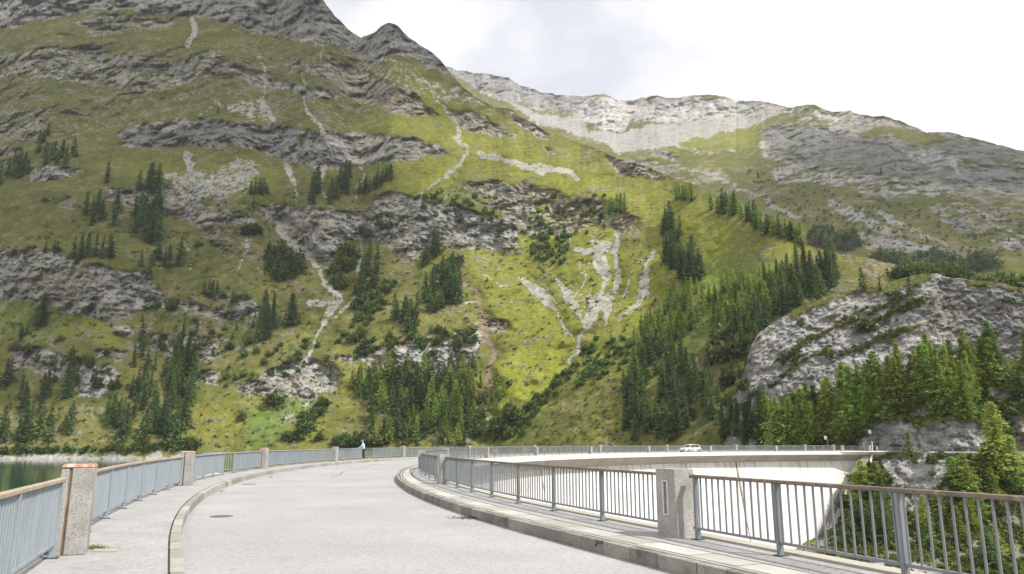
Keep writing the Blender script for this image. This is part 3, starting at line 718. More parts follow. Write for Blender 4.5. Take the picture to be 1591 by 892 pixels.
    g = L3(c(.098, .103, .026), c(.142, .132, .038), sstep(.35, .65, n2))           # dry alpine grass
    g = L3(g, c(.22, .228, .030), lush)
    g = L3(g, c(.10, .17, .035), fields['fresh'])
    g = L3(g, c(.18, .165, .085), sstep(.5, .72, n1) * 0.5)
    g = L3(g, c(.22, .205, .17), sstep(.58, .7, n3 * .6 + st * .5 + .2 + (n2 - .5) * .4) * 0.4)
    g = L3(g, c(.06, .08, .022), sstep(.52, .68, n3) * 0.5)
    g = g * (0.8 + 0.4 * n1)[..., None]
    rock = L3(c(.27, .26, .25), c(.44, .42, .395), sstep(.3, .7, n1))
    rock = L3(rock, c(.37, .30, .22), sstep(.5, .7, n2) * .5)
    rock = L3(rock, c(.36, .27, .185), fields['warm'] * sstep(.4, .6, n2 * .5 + n1 * .5))
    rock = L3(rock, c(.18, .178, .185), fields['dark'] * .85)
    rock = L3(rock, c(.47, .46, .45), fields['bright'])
    rock = L3(rock, c(.13, .13, .13), sstep(-.06, -.2, st) * min(.75, .36 * strat))              # dark bedding seams
    rock = L3(rock, c(.20, .185, .14), (1 - sstep(.42, .72, fields['rock'])) * .8)
    rock = L3(rock, c(.09, .09, .085), sstep(.76, .88, crk) * .45)
    rock = L3(rock, c(.10, .105, .05), sstep(.56, .7, n3) * 0.3)
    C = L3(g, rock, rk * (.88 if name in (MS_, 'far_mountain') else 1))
    C = L3(C, (c(.375, .365, .345) if name == MS_ else c(.32, .315, .305)) * (.8 + .4 * n1)[..., None] * np.ones_like(C), sr)
    C = L3(C, c(.20, .15, .11), sstep(.4, .6, fields['dirt'] + (n1 - .5) * .6 * (fields['dirt'] > .02)))
    C *= (0.82 + 0.36 * n3)[..., None]
    # back of the crest so that the hill is solid from the side too
    V = np.stack([a * Yd, Yd, EYE + T * Yd], -1)
    ex = []; cx = []
    last = V[-1].copy(); step = (last[:, 1].mean() * 0.03)
    for i in range(1, backrows + 1):
        q = last.copy(); q[:, 0] *= (q[:, 1] + step * i) / q[:, 1]; q[:, 1] += step * i; q[:, 2] -= step * i * backslope * (0.35 + 0.65 * min(1, i / 4)); q[:, 0] *= 1 + 0.03 * i * 0
        ex.append(q); cx.append(C[-1])
    V = np.concatenate([V, np.array(ex)], 0); C2 = np.concatenate([C, np.array(cx)], 0)
    RK2 = np.concatenate([np.maximum(rk, sr * .5), np.repeat(rk[-1:], backrows, 0)], 0)
    nr, nc = V.shape[:2]; I = np.arange(nr * nc).reshape(nr, nc)
    F = np.stack([I[:-1, :-1], I[:-1, 1:], I[1:, 1:], I[1:, :-1]], -1).reshape(-1, 4)
    me = mesh_np(name, V.reshape(-1, 3), F, M['terrain'])
    col_attr(me, 'Col', C2.reshape(-1, 3)); rr = RK2.reshape(-1, 1); col_attr(me, 'Rck', np.concatenate([rr, rr * 0, rr * 0], 1))
    o = link(name, me); tag(o, label, None, None, 'structure')
    SHEETS[name] = dict(px=px, PY=PY, Y=Yd, a=a, T=T, rock=rk, x0=x0, x1=x1, obj=o)
    print(name, V.shape, 'Y %.0f..%.0f' % (Yd.min(), Yd.max()), round(time.time() - t0, 1)); return o
def ground(sh, x, y):
    """world point of sheet sh seen at photo pixel"""
    s = SHEETS[sh]; j = int(round((x - s['x0']) / (s['x1'] - s['x0']) * (len(s['px']) - 1))); j = min(max(j, 0), len(s['px']) - 1)
    colp = s['PY'][:, j]; i = int(np.argmin(np.abs(colp - y)))
    Y = float(s['Y'][i, j]); return (float(s['a'][i, j]) * Y, Y, EYE + float(s['T'][i, j]) * Y), float(s['rock'][i, j])

def paint_main(WX, WY, PX, PY, F):
    r = F['rock']; r += 0.16
    p = lambda pts, v=.9, f=8, k='rock', **kw: polyf(WX, WY, F[k], pts, v, f, **kw)
    s = lambda pts, v=1.0, soft=3, k='scree', **kw: stroke(WX, WY, F[k], pts, v, soft, **kw)
    # --- rock
    p([(-160,-170),(440,-170),(560,40),(600,85),(600,112),(530,72),(470,62),(400,52),(350,36),(300,30),(250,24),(190,10),(110,20),(0,45),(-160,70)], .95, 12)
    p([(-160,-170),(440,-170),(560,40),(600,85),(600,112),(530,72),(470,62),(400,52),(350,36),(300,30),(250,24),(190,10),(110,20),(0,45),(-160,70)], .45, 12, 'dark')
    p([(100,32),(180,12),(240,27),(300,30),(205,52),(150,62)], .6)
    p([(-160,80),(0,85),(70,72),(150,68),(200,88),(270,98),(300,80),(350,75),(360,120),(300,130),(230,150),(130,132),(60,125),(-160,130)], .62, 10)
    p([(110,68),(210,88),(300,100),(290,120),(200,110),(140,92)], .75, 10)
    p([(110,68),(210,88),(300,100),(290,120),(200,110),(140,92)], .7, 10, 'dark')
    p([(300,103),(345,106),(400,135),(475,150),(530,158),(530,146),(430,128),(350,96)], .85, 6); p([(300,103),(345,104),(350,122),(305,126)], .9, 6, 'warm')
    p([(425,92),(530,95),(560,130),(500,128),(455,110)], .62, 8); p([(500,40),(560,60),(590,110),(520,90)], .5, 8)
    p([(-160,170),(0,180),(75,160),(80,200),(60,218),(-160,225)], .58, 10)
    p([(180,206),(230,190),(330,184),(400,195),(460,200),(530,205),(650,214),(700,235),(640,250),(560,257),(525,264),(470,260),(430,244),(400,236),(300,230),(240,232),(190,224)], .86, 9)
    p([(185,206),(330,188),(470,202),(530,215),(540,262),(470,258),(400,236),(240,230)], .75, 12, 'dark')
    p([(40,264),(110,256),(132,262),(85,284),(45,284)], .85, 6); p([(-160,225),(20,222),(40,232),(20,258),(-160,262)], .55, 8); p([(0,222),(50,215),(50,238),(5,240)], .8, 8, 'warm')
    p([(165,290),(240,294),(300,300),(330,330),(395,332),(400,350),(310,352),(250,332),(200,322),(165,312)], .78, 8); p([(60,305),(110,304),(150,320),(120,330),(70,325)], .55, 8)
    p([(250,270),(330,290),(390,330),(400,410),(340,400),(290,345),(230,300)], .5, 14)
    p([(405,322),(470,320),(520,323),(560,333),(600,300),(650,303),(700,318),(760,333),(805,345),(805,388),(740,388),(680,382),(655,402),(620,404),(592,378),(565,372),(540,377),(528,405),(508,420),(480,398),(450,368),(430,352),(408,340)], .95, 8)
    p([(410,335),(450,333),(470,352),(440,352)], .9, 6, 'dark'); p([(556,305),(572,310),(575,372),(563,372)], .9, 5, 'dark')
    p([(690,288),(760,282),(822,281),(865,296),(935,310),(950,330),(950,352),(900,362),(830,372),(800,350),(760,322),(700,304)], .66, 10); p([(700,290),(822,284),(820,300),(720,302)], .8, 6)
    p([(820,300),(900,300),(950,335),(900,362),(830,362)], .7, 10, 'warm')
    p([(-160,385),(0,390),(60,384),(100,395),(130,408),(230,424),(252,460),(330,478),(400,468),(412,488),(350,502),(290,480),(260,480),(200,486),(165,498),(120,486),(80,472),(0,462),(-160,462)], .95, 8)
    p([(0,400),(130,410),(240,440),(190,490),(110,470),(20,440)], .6, 18, 'warm'); p([(150,440),(250,450),(240,480),(170,492)], .7, 12, 'bright')
    p([(170,505),(200,498),(212,520),(190,532)], .8, 5); p([(208,512),(280,518),(350,518),(350,562),(265,562),(225,540)], .62, 8); p([(140,545),(200,548),(185,563),(150,558)], .8, 5)
    p([(20,530),(70,540),(110,558),(175,566),(198,588),(160,614),(118,614),(108,590),(50,580),(15,570)], .9, 7); p([(115,580),(190,570),(180,612),(120,612)], .6, 10, 'bright')
    p([(300,574),(346,571),(332,597),(298,592)], .9, 5); p([(195,600),(240,605),(225,630),(192,622)], .6, 8); p([(190,595),(245,600),(240,630),(190,630)], .9, 8, 'warm')
    p([(365,602),(400,585),(450,568),(480,553),(512,568),(532,580),(522,612),(480,622),(440,617),(385,618)], .97, 6)
    p([(505,560),(560,545),(600,538),(650,528),(700,522),(742,498),(752,528),(732,562),(690,577),(640,577),(600,572),(560,562)], .9, 7)
    p([(615,545),(680,535),(742,505),(745,540),(700,570),(630,575)], .85, 10, 'bright')
    p([(945,318),(990,335),(985,362),(958,372)], .75, 6); p([(945,318),(985,335),(985,362),(958,372)], .9, 8, 'warm')
    p([(942,325),(956,325),(965,362),(955,368)], 1, 4, 'dark')
    p([(530,93),(562,103),(602,130),(640,140),(685,182),(640,187),(570,162),(528,150)], .78, 8); p([(530,93),(562,103),(602,130),(640,140),(685,182),(640,187),(570,162),(528,150)], .6, 8, 'warm')
    p([(690,168),(762,183),(802,208),(802,218),(740,207),(700,196)], .85, 6); p([(690,168),(802,208),(802,218),(740,207),(700,196)], .8, 6, 'warm')
    p([(790,168),(850,203),(845,215),(800,195)], .72, 6); p([(835,222),(866,236),(858,240)], .9, 4); p([(933,238),(975,238),(1030,262),(1028,284),(960,272)], .74, 7); p([(933,238),(1030,262),(1028,284),(960,272)], .6, 7, 'warm')
    p([(560,50),(605,30),(650,60),(705,100),(712,122),(650,96),(600,86),(560,70)], .97, 5); p([(560,50),(605,30),(650,60),(705,100),(712,122),(650,96)], .5, 8, 'dark')
    p([(1160,540),(1250,540),(1250,640),(1180,640)], .6, 10); p([(650,232),(720,240),(760,262),(700,262)], .35, 10)
    p([(740,490),(790,500),(805,520),(770,520)], .7, 6); p([(745,480),(800,515),(795,522),(760,505)], .9, 5, 'warm')
    p([(-160,60),(560,70),(560,210),(300,185),(180,215),(-160,230)], .40, 40); p([(380,90),(560,90),(690,180),(560,200)], .42, 30)
    p([(300,285),(420,290),(560,320),(560,400),(420,360),(330,350)], .38, 20); p([(200,420),(420,450),(420,560),(200,560),(0,480)], .36, 30)
    # --- scree and gullies
    for q in ([(925,372,12),(938,390,16),(942,420,12),(937,450,18),(925,475,22),(912,497,22),(905,515,8),(898,545,9),(882,562,5)],
              [(957,362,5),(957,400,9),(960,430,15),(950,455,20),(944,480,13),(941,508,4)],
              [(1010,392,8),(1006,420,14),(1000,448,17),(988,472,9),(964,502,4)],
              [(806,428,6),(830,448,17),(850,470,17),(860,488,8),(886,518,5),(890,530,3)],
              [(863,432,6),(880,455,14),(893,478,12),(903,503,14)], [(895,385,6),(930,400,16),(935,420,16)],
              [(705,192,4),(712,215,8),(724,240,7),(716,255,10),(695,272,5),(650,302,3)],
              [(900,400,2),(915,440,3),(912,490,4)], [(925,385,3),(905,440,3),(890,470,3)], [(985,400,2),(975,450,3),(955,490,3)], [(1015,420,3),(1000,460,4),(975,500,2)], [(820,440,3),(850,455,5),(870,500,3)], [(845,445,2),(870,480,4)], [(750,430,2),(790,450,3)], [(700,460,2),(740,470,3)],
              [(290,238,12),(300,262,14),(310,275,10)], [(445,260,14),(456,278,8),(463,298,5),(463,325,4)],
              [(503,262,12),(506,285,6),(500,310,3)], [(560,262,6),(566,275,4),(553,300,4)],
              [(435,355,10),(470,395,11),(495,420,9),(508,440,8),(520,465,16),(505,495,9),(490,530,8),(482,562,6)],
              [(560,372,4),(556,430,6),(545,462,5),(520,492,4)], [(598,85,3),(640,118,3),(680,150,3),(705,188,4)],
              [(297,30,16),(303,50,10),(297,68,8)], [(740,238,10),(820,255,14),(900,275,8)], [(480,470,10),(520,470,10)],
              [(470,60,4),(505,70,3),(500,90,4)], [(400,70,5),(410,110,4),(412,150,3)], [(470,110,3),(475,170,5),(500,205,9)],
              [(405,158,14),(425,190,10)], [(700,300,3),(640,330,2)], [(490,620,6),(440,655,3)], [(590,640,2),(700,690,6)],
              [(280,370,4),(300,420,3)], [(390,330,4),(375,420,4)], [(885,340,6),(880,380,4)], [(1080,560,10),(1085,580,6)]):
        s(q)
    for q in ([(366,250),(398,255),(402,272),(385,297),(332,312),(288,312),(248,272),(290,264),(330,266)],):
        p(q, .72, 8, 'scree'); p(q, .5, 8)
    p([(330,158),(400,158),(432,192),(385,188)], .6, 8, 'scree'); p([(455,235),(520,205),(600,215),(520,225)], .35, 8, 'scree')
    p([(740,640),(765,640),(762,670),(735,680),(718,690)], .7, 8, 'scree'); p([(690,150),(760,170),(735,150),(700,130)], .55, 6, 'scree')
    p([(560,100),(640,108),(730,165),(690,165),(620,140)], .35, 8, 'scree')
    s([(722,432,12),(737,452,6),(748,485,8),(756,510,10),(766,545,8),(762,578,6),(757,615,6),(750,645,10)], 1, 3, 'dirt'); s([(758,500,8),(790,515,6)], .9, 4, 'dirt')
    s([(340,165,2),(270,190,2),(205,195,3)], .5, 3); p([(-160,706),(300,706),(300,745),(-160,745)], 1.0, 3, 'scree'); p([(860,425),(905,420),(900,465),(870,455)], .0, 5, 'scree')
    p([(890,460),(935,455),(930,480),(905,512)], .42, 8, 'scree')
    # --- kinds of grass
    p([(590,130),(700,170),(800,215),(930,245),(1100,310),(1250,385),(1240,430),(1080,470),(1000,600),(960,690),(780,690),(790,560),(740,440),(700,400),(820,300),(620,290),(560,200)], .75, 70, 'lush')
    p([(850,600),(960,560),(970,690),(800,690)], .12, 40, 'lush', mode='set')
    p([(770,540),(860,520),(900,560),(850,620),(780,640)], 1, 30, 'lush'); p([(620,290),(700,240),(740,240),(700,290)], 1, 25, 'lush')
    p([(280,620),(400,620),(500,610),(560,560),(640,470),(700,400),(720,480),(640,500),(560,600),(480,690),(280,690)], .45, 50, 'lush')
    p([(90,475),(220,505),(200,540),(60,520),(0,520),(0,480)], .6, 20, 'lush'); p([(160,250),(440,260),(420,320),(220,290)], .35, 30, 'lush')
    p([(380,640),(470,615),(510,630),(420,690),(380,690)], .8, 20, 'fresh'); p([(1060,400),(1200,400),(1200,470),(1060,470)], .5, 25, 'fresh')
    p([(940,540),(1080,440),(1130,470),(1000,600)], .5, 30, 'fresh'); p([(-160,480),(100,480),(90,520),(-160,530)], .5, 20, 'fresh')
    # gullies and spurs as real relief (metres per pixel units; positive = further away)
    for q, v in (([(563,300,14),(566,372,16),(520,470,26),(490,540,26),(510,600,20),(480,640,20)], 22), ([(720,430,16),(757,520,20),(760,620,24)], 16), ([(435,350,16),(500,430,22),(520,470,24)], 16),
                 ([(905,520,22),(840,610,26),(760,690,30)], 16), ([(955,360,14),(950,470,26),(905,520,22)], 10), ([(720,200,14),(715,260,18),(660,300,16)], 8),
                 ([(830,440,20),(890,530,14)], 8), ([(460,260,20),(463,330,12)], 8), ([(505,260,16),(505,300,12)], 8), ([(1085,560,20),(1060,640,30)], 14)):
        s([(a, b, w * 1.6) for a, b, w in q], v, 14, 'push')
    F['push'] = blur(F['push'], 3, 3)
topB = [(-160,-165),(300,-165),(400,-100),(455,-55),(490,-14),(505,5),(522,26),(545,48),(560,58),(572,55),(583,50),(592,41),(604,36),(618,40),(635,58),(655,72),(672,80),(690,100),(699,112),(718,134),(738,151),(765,165),(795,171),(816,185),(846,202),(883,215),(927,232),(960,246),(1014,262),(1060,281),(1085,290),(1110,305),(1150,328),(1190,350),(1240,378),(1290,390),(1340,400),(1420,416),(1591,440),(1760,455)]
def ts_main(PX, PY, rs, F):
    b = np.interp(PY[:, 0], [0, 250, 450, 600, 745], [1.02, 0.80, 0.74, 0.80, 0.9])[:, None]
    return b + rs * 0.9
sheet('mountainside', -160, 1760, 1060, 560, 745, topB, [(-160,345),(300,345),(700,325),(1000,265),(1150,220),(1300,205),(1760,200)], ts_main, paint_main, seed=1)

def paint_far(WX, WY, PX, PY, F):
    F['rock'] += 0.2
    p = lambda pts, v=.9, f=8, k='rock', **kw: polyf(WX, WY, F[k], pts, v, f, **kw)
    s = lambda pts, v=1.0, soft=3, k='scree', **kw: stroke(WX, WY, F[k], pts, v, soft, **kw)
    p([(560,90),(690,90),(740,108),(800,120),(860,142),(905,145),(905,172),(860,172),(800,165),(760,155),(700,110),(560,120)], 1, 5)
    p([(690,95),(800,115),(905,145),(905,172),(860,172),(800,165),(720,130)], .55, 6, 'dark')
    p([(900,148),(960,150),(985,170),(975,200),(930,205),(900,185)], 1, 5); p([(900,148),(960,150),(985,170),(975,200),(930,205),(900,185)], .8, 5, 'bright')
    p([(960,150),(1060,148),(1150,152),(1230,160),(1230,175),(1160,178),(1060,192),(985,190)], .95, 5); p([(975,165),(1150,160),(1220,170),(1160,178),(1060,190),(985,188)], .6, 5, 'bright')
    p([(1020,148),(1080,148),(1060,158),(1000,162)], .6, 4, 'dark')
    p([(1225,160),(1300,170),(1440,200),(1591,232),(1591,245),(1470,216),(1400,205),(1340,196),(1290,186),(1230,186)], .75, 6)
    p([(795,165),(870,180),(905,172),(905,203),(960,203),(1060,190),(1160,178),(1228,174),(1150,203),(1080,216),(1020,232),(960,234),(900,208),(840,195)], .9, 5, 'scree'); F['scree'] *= 1.25
    p([(930,200),(1010,215),(1010,226),(945,225)], .0, 4, 'scree'); p([(900,205),(960,203),(960,234)], .6, 5, 'scree')
    p([(1180,204),(1240,183),(1280,188),(1345,212),(1400,224),(1480,214),(1591,238),(1760,270),(1760,320),(1591,310),(1480,302),(1400,292),(1300,272),(1210,262),(1180,235)], .7, 14)
    p([(1180,204),(1240,183),(1280,188),(1345,212),(1400,224),(1480,214),(1591,238),(1760,270),(1760,320),(1591,300),(1480,290),(1400,280),(1300,262),(1210,252)], 1.0, 14, 'dark')
    p([(1330,220),(1380,208),(1420,222),(1410,238),(1370,232)], .9, 6); p([(1290,186),(1360,200),(1330,214),(1290,200)], .8, 5, 'scree')
    p([(1400,230),(1480,240),(1480,262),(1440,262)], .6, 6, 'scree'); p([(1010,232),(1030,236),(1055,248),(1050,252),(1010,244)], .9, 4); p([(1010,232),(1055,248),(1010,244)], .9, 4, 'dark')
    p([(930,238),(1130,262),(1150,290),(1060,285)], .5, 8); p([(1200,258),(1290,262),(1340,282),(1300,292),(1210,282)], .68, 7); p([(1320,275),(1420,272),(1470,300),(1400,310),(1330,300)], .68, 7)
    p([(1450,290),(1591,285),(1760,310),(1760,420),(1591,400),(1500,370),(1440,330)], .52, 14)
    p([(1250,362),(1330,360),(1400,372),(1490,388),(1490,402),(1400,392),(1340,385),(1270,380)], .78, 6); p([(1350,370),(1400,376),(1480,392),(1440,398),(1370,388)], .6, 6, 'bright')
    p([(1458,336),(1500,340),(1510,358),(1470,352)], .9, 5); p([(1458,336),(1500,340),(1510,358),(1470,352)], .9, 5, 'dark'); p([(1540,360),(1591,375),(1600,395),(1560,385)], .85, 6)
    for q in ([(1290,318,20),(1340,340,22),(1400,368,12)], [(1355,320,8),(1400,350,10),(1470,380,6)], [(1140,280,6),(1150,292,8),(1200,320,8),(1240,335,10)], [(1080,262,5),(1150,285,6)],
              [(1480,250,14),(1490,268,8)], [(1050,225,6),(1090,240,5),(1140,235,4)], [(1500,320,4),(1591,370,8),(1700,420,10)], [(950,262,8),(1040,290,6)]): s(q, .8)
    p([(1060,200),(1160,190),(1200,185),(1170,225),(1100,235),(1040,235)], .5, 15, 'lush'); p([(1380,195),(1440,208),(1470,235),(1400,225),(1350,212)], .5, 10, 'lush')
    p([(1120,300),(1240,370),(1591,430),(1591,400),(1300,350)], .35, 30, 'lush')
    F['scree'] *= (PY > 100)
topA = [(560,104),(640,100),(693,104),(710,109),(740,113),(790,120),(806,132),(830,140),(860,147),(888,148),(905,150),(940,146),(958,154),(985,156),(1000,151),(1020,147),(1040,152),(1060,152),(1072,148),(1100,147),(1125,150),(1145,157),(1180,156),(1205,162),(1230,168),(1250,163),(1265,163),(1290,174),(1320,173),(1345,181),(1375,179),(1400,188),(1440,206),(1475,205),(1500,212),(1540,222),(1591,236),(1760,265)]
sheet('far_mountain', 560, 1760, 640, 230, 470, topA, [(560,900),(1000,830),(1200,720),(1400,630),(1760,580)], lambda PX, PY, rs, F: 0.76 + rs * .35, paint_far, seed=5, big=.02, amp=.62, rough_top=3.2)

def paint_crag(WX, WY, PX, PY, F):
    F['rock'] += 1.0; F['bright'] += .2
    p = lambda pts, v=.9, f=8, k='rock', **kw: polyf(WX, WY, F[k], pts, v, f, **kw)
    s = lambda pts, v=1.0, soft=4, k='rock', **kw: stroke(WX, WY, F[k], pts, v, soft, **kw)
    p([(1150,400),(1250,400),(1240,480),(1190,505),(1150,540)], .3, 8, mode='set')
    p([(1200,475),(1300,440),(1440,415),(1450,432),(1400,445),(1410,462),(1340,455),(1250,482),(1230,500)], .32, 6, mode='set')
    p([(1490,425),(1600,440),(1760,450),(1760,470),(1570,452),(1500,440)], .3, 6, mode='set')
    for q in ([(1215,560,12),(1260,530,8),(1310,500,10),(1350,478,10),(1410,462,8)], [(1340,508,9),(1390,482,12),(1440,466,11)], [(1205,600,10),(1240,560,16),(1290,545,8)], [(1330,540,10),(1400,515,12),(1450,500,9)], [(1240,500,8),(1290,512,4)], [(1290,560,6),(1340,535,6)]):
        s(q, .25, 4, mode='set')
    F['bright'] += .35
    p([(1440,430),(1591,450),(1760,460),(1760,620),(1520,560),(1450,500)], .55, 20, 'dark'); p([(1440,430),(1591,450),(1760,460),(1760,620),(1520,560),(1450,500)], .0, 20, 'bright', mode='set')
    p([(1180,600),(1240,560),(1290,620),(1200,630)], .4, 14, 'dark')
topC = [(1120,640),(1145,610),(1152,590),(1160,560),(1168,535),(1182,515),(1205,498),(1240,478),(1262,468),(1300,455),(1340,448),(1380,440),(1410,430),(1440,425),(1460,427),(1500,434),(1560,441),(1600,450),(1760,468)]
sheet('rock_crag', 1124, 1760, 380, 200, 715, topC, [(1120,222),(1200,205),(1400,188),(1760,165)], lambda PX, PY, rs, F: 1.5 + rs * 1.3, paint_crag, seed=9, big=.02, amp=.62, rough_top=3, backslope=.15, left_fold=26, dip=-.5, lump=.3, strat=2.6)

def paint_bank(WX, WY, PX, PY, F):
    F['rock'] += 0.12
    p = lambda pts, v=.9, f=8, k='rock', **kw: polyf(WX, WY, F[k], pts, v, f, **kw)
    s = lambda pts, v=1.0, soft=3, k='scree', **kw: stroke(WX, WY, F[k], pts, v, soft, **kw)
    p([(1332,708),(1336,685),(1352,665),(1378,655),(1410,652),(1440,662),(1470,655),(1510,654),(1540,668),(1545,708)], 1, 5)
    p([(1332,708),(1336,685),(1352,665),(1380,660),(1400,680),(1430,700),(1430,708)], .75, 8, 'dark'); p([(1430,700),(1450,665),(1520,656),(1530,700)], .8, 10, 'bright'); p([(1385,655),(1420,655),(1420,675),(1395,670)], .8, 6, 'bright')
    p([(1404,645),(1418,630),(1432,624),(1455,632),(1452,644),(1430,648)], .9, 5); p([(1404,645),(1432,624),(1455,632),(1452,644)], .8, 5, 'bright'); F['bright'] = np.maximum(F['bright'], .45)
    p([(1530,600),(1591,608),(1680,620),(1680,640),(1591,632),(1540,622)], .8, 8); p([(1560,650),(1591,640),(1760,640),(1760,708),(1575,708)], .85, 10); p([(1560,640),(1760,640),(1760,708),(1575,708)], .9, 10, 'warm')
    s([(1287,706,6),(1290,685,5),(1300,672,4),(1312,660,3),(1326,650,3)], 1, 2, 'scree'); F['lush'] += .35
    p([(1230,690),(1330,640),(1340,690)], .7, 20, 'fresh'); p([(1560,565),(1760,545),(1760,580),(1560,585)], .9, 10, 'lush')
topE = [(1180,703),(1200,694),(1230,682),(1262,668),(1300,650),(1340,632),(1380,618),(1440,600),(1500,584),(1540,572),(1591,556),(1680,536),(1760,520)]
def ts_bank(PX, PY, rs, F): return 0.75 + rs * 2.6
sheet('bank', 1180, 1760, 320, 130, 712, topE, [(1180,178),(1300,166),(1360,153),(1450,145),(1600,140),(1760,136)], ts_bank, paint_bank, seed=13, big=.015, amp=.9, rough_top=2, backslope=0.0, backrows=14)

# gorge side under the road at the right abutment
CONT = [(690,1338),(705,1330),(760,1306),(800,1288),(860,1262),(892,1240),(1000,1175),(1100,1110)]
def wallY(px, py):
    """forward distance of the battered wall along a pixel ray"""
    a = float(AX(px, py)); T = TAN(py); lo = None
    for Y in np.arange(60, 175, .25):
        z = EYE + T * Y; r = 96.0 - BAT * max(0, -2 - z); d = math.hypot(a * Y - CC[0], Y - CC[1])
        if Y > CC[1] and d > r: return Y
    return 150.0
cy_ = np.array([700, 730, 760, 800, 850, 900, 960, 1030, 1100.]); cw = np.array([wallY(interp(y, CONT), y) for y in cy_])
print('contact', cw)
def gorgeY(PX, PY):
    Yc = np.interp(PY, cy_, cw); cx = np.interp(PY, [c[0] for c in CONT], [c[1] for c in CONT]); d = PX - cx
    Y = Yc + 1.2 - np.minimum(d, 140) * 0.075 * (d > 0) - np.clip(d - 140, 0, 400) * .012 + np.maximum(-d, 0) * 0.05
    return Y - 10 * sstep(800, 900, PY) - 25 * sstep(880, 1090, PY) + 1.5 * (PY < 715)
def paint_gorge(WX, WY, PX, PY, F):
    F['rock'] += 0.5; F['bright'] += .85
    p = lambda pts, v=.9, f=8, k='rock', **kw: polyf(WX, WY, F[k], pts, v, f, **kw)
    p([(1370,712),(1440,706),(1500,722),(1450,760),(1380,765),(1375,740)], 1, 6); p([(1380,770),(1430,760),(1440,800),(1380,800)], .8, 8)
    p([(1345,700),(1400,700),(1400,708),(1345,712)], .1, 5, mode='set'); p([(1230,860),(1400,870),(1500,892),(1500,1100),(1100,1100),(1100,900)], .85, 12)
    p([(1300,850),(1380,850),(1380,868),(1300,866)], .1, 6, mode='set'); p([(1440,700),(1760,700),(1760,712),(1440,714)], .8, 4)
    p([(1240,860),(1760,780),(1760,1100),(1200,1100)], .6, 30, 'warm'); F['lush'] += .25
topD = [(1180,716),(1300,712),(1320,709),(1338,704.5),(1360,703),(1591,703.5),(1760,704)]
sheet('gorge_side', 1180, 1760, 330, 210, 1090, topD, None, None, paint_gorge, seed=17, big=.012, amp=.55, rough_top=.8, fixedY=gorgeY, backslope=0.0, backrows=9)
print('terrain', time.time() - T0)

# ------------------------------------------------------------ lake, valley floor, terrace at the end of the dam
mw, nt, b = new_mat('lake_water')
b.inputs['Base Color'].default_value = (0.006, 0.05, 0.04, 1); b.inputs['Roughness'].default_value = 0.06; b.inputs['IOR'].default_value = 1.33
g = nt.nodes.new('ShaderNodeNewGeometry'); n = N(nt, 'ShaderNodeTexNoise', Scale=0.9, Detail=4); nt.links.new(g.outputs['Position'], n.inputs['Vector'])
bp = N(nt, 'ShaderNodeBump', Strength=0.1, Distance=0.1); nt.links.new(n.outputs[0], bp.inputs['Height']); nt.links.new(bp.outputs[0], b.inputs['Normal'])
ZW = -5.6
q = MB(); n = 60
ub2 = -84
for i in range(n + 1):
    u = UA + (ub2 - UA) * i / n; p = pos(u, 104.6); nn = nrm(u)
    far = 1500
    q.v.append((p[0], p[1], ZW)); q.v.append((p[0] + nn[0] * far, p[1] + nn[1] * far, ZW))
for i in range(n): q.f.append((2 * i, 2 * i + 1, 2 * i + 3, 2 * i + 2))
tag(q.obj('lake', mw), kind='structure')
q = MB(); S_ = 6000
q.add([(-S_, -S_, -70), (S_, -S_, -70), (S_, S_, -70), (-S_, S_, -70)], [(0, 1, 2, 3)])
tag(q.obj('ground', M['gravel']), kind='structure')
# terrace with the road that leaves the crest
q = MB(); pts = [(66, 151), (78, 151), (100, 149), (175, 146), (176, 152), (120, 156), (92, 170), (60, 190), (40, 195), (36, 180), (52, 160)]
q.add([(x, y, -0.06) for x, y in pts] + [(x, y, -6) for x, y in pts], [tuple(range(len(pts)))] + [(i, (i + 1) % len(pts), len(pts) + (i + 1) % len(pts), len(pts) + i) for i in range(len(pts))])
tag(q.obj('terrace', M['gravel']), kind='structure')
def road_strip(name, ctr, w, z, mat):
    q = MB(); pts = [Vector(c) for c in ctr]
    for i, c in enumerate(pts):
        d = (pts[min(i + 1, len(pts) - 1)] - pts[max(i - 1, 0)]).normalized(); nn = Vector((-d.y, d.x)) * w / 2
        q.v += [(c.x + nn.x, c.y + nn.y, z), (c.x - nn.x, c.y - nn.y, z)]
    q.f += [(2 * i, 2 * i + 1, 2 * i + 3, 2 * i + 2) for i in range(len(pts) - 1)]
    return tag(q.obj(name, mat), kind='structure')
road_strip('side_road', [(60, 147), (72, 148), (84, 147), (110, 144), (172, 140)], 5.4, 0.02, M['asphalt'])
road_strip('side_road', [(68, 150), (66, 160), (58, 172), (48, 182), (40, 186)], 4.6, 0.026, M['asphalt'])
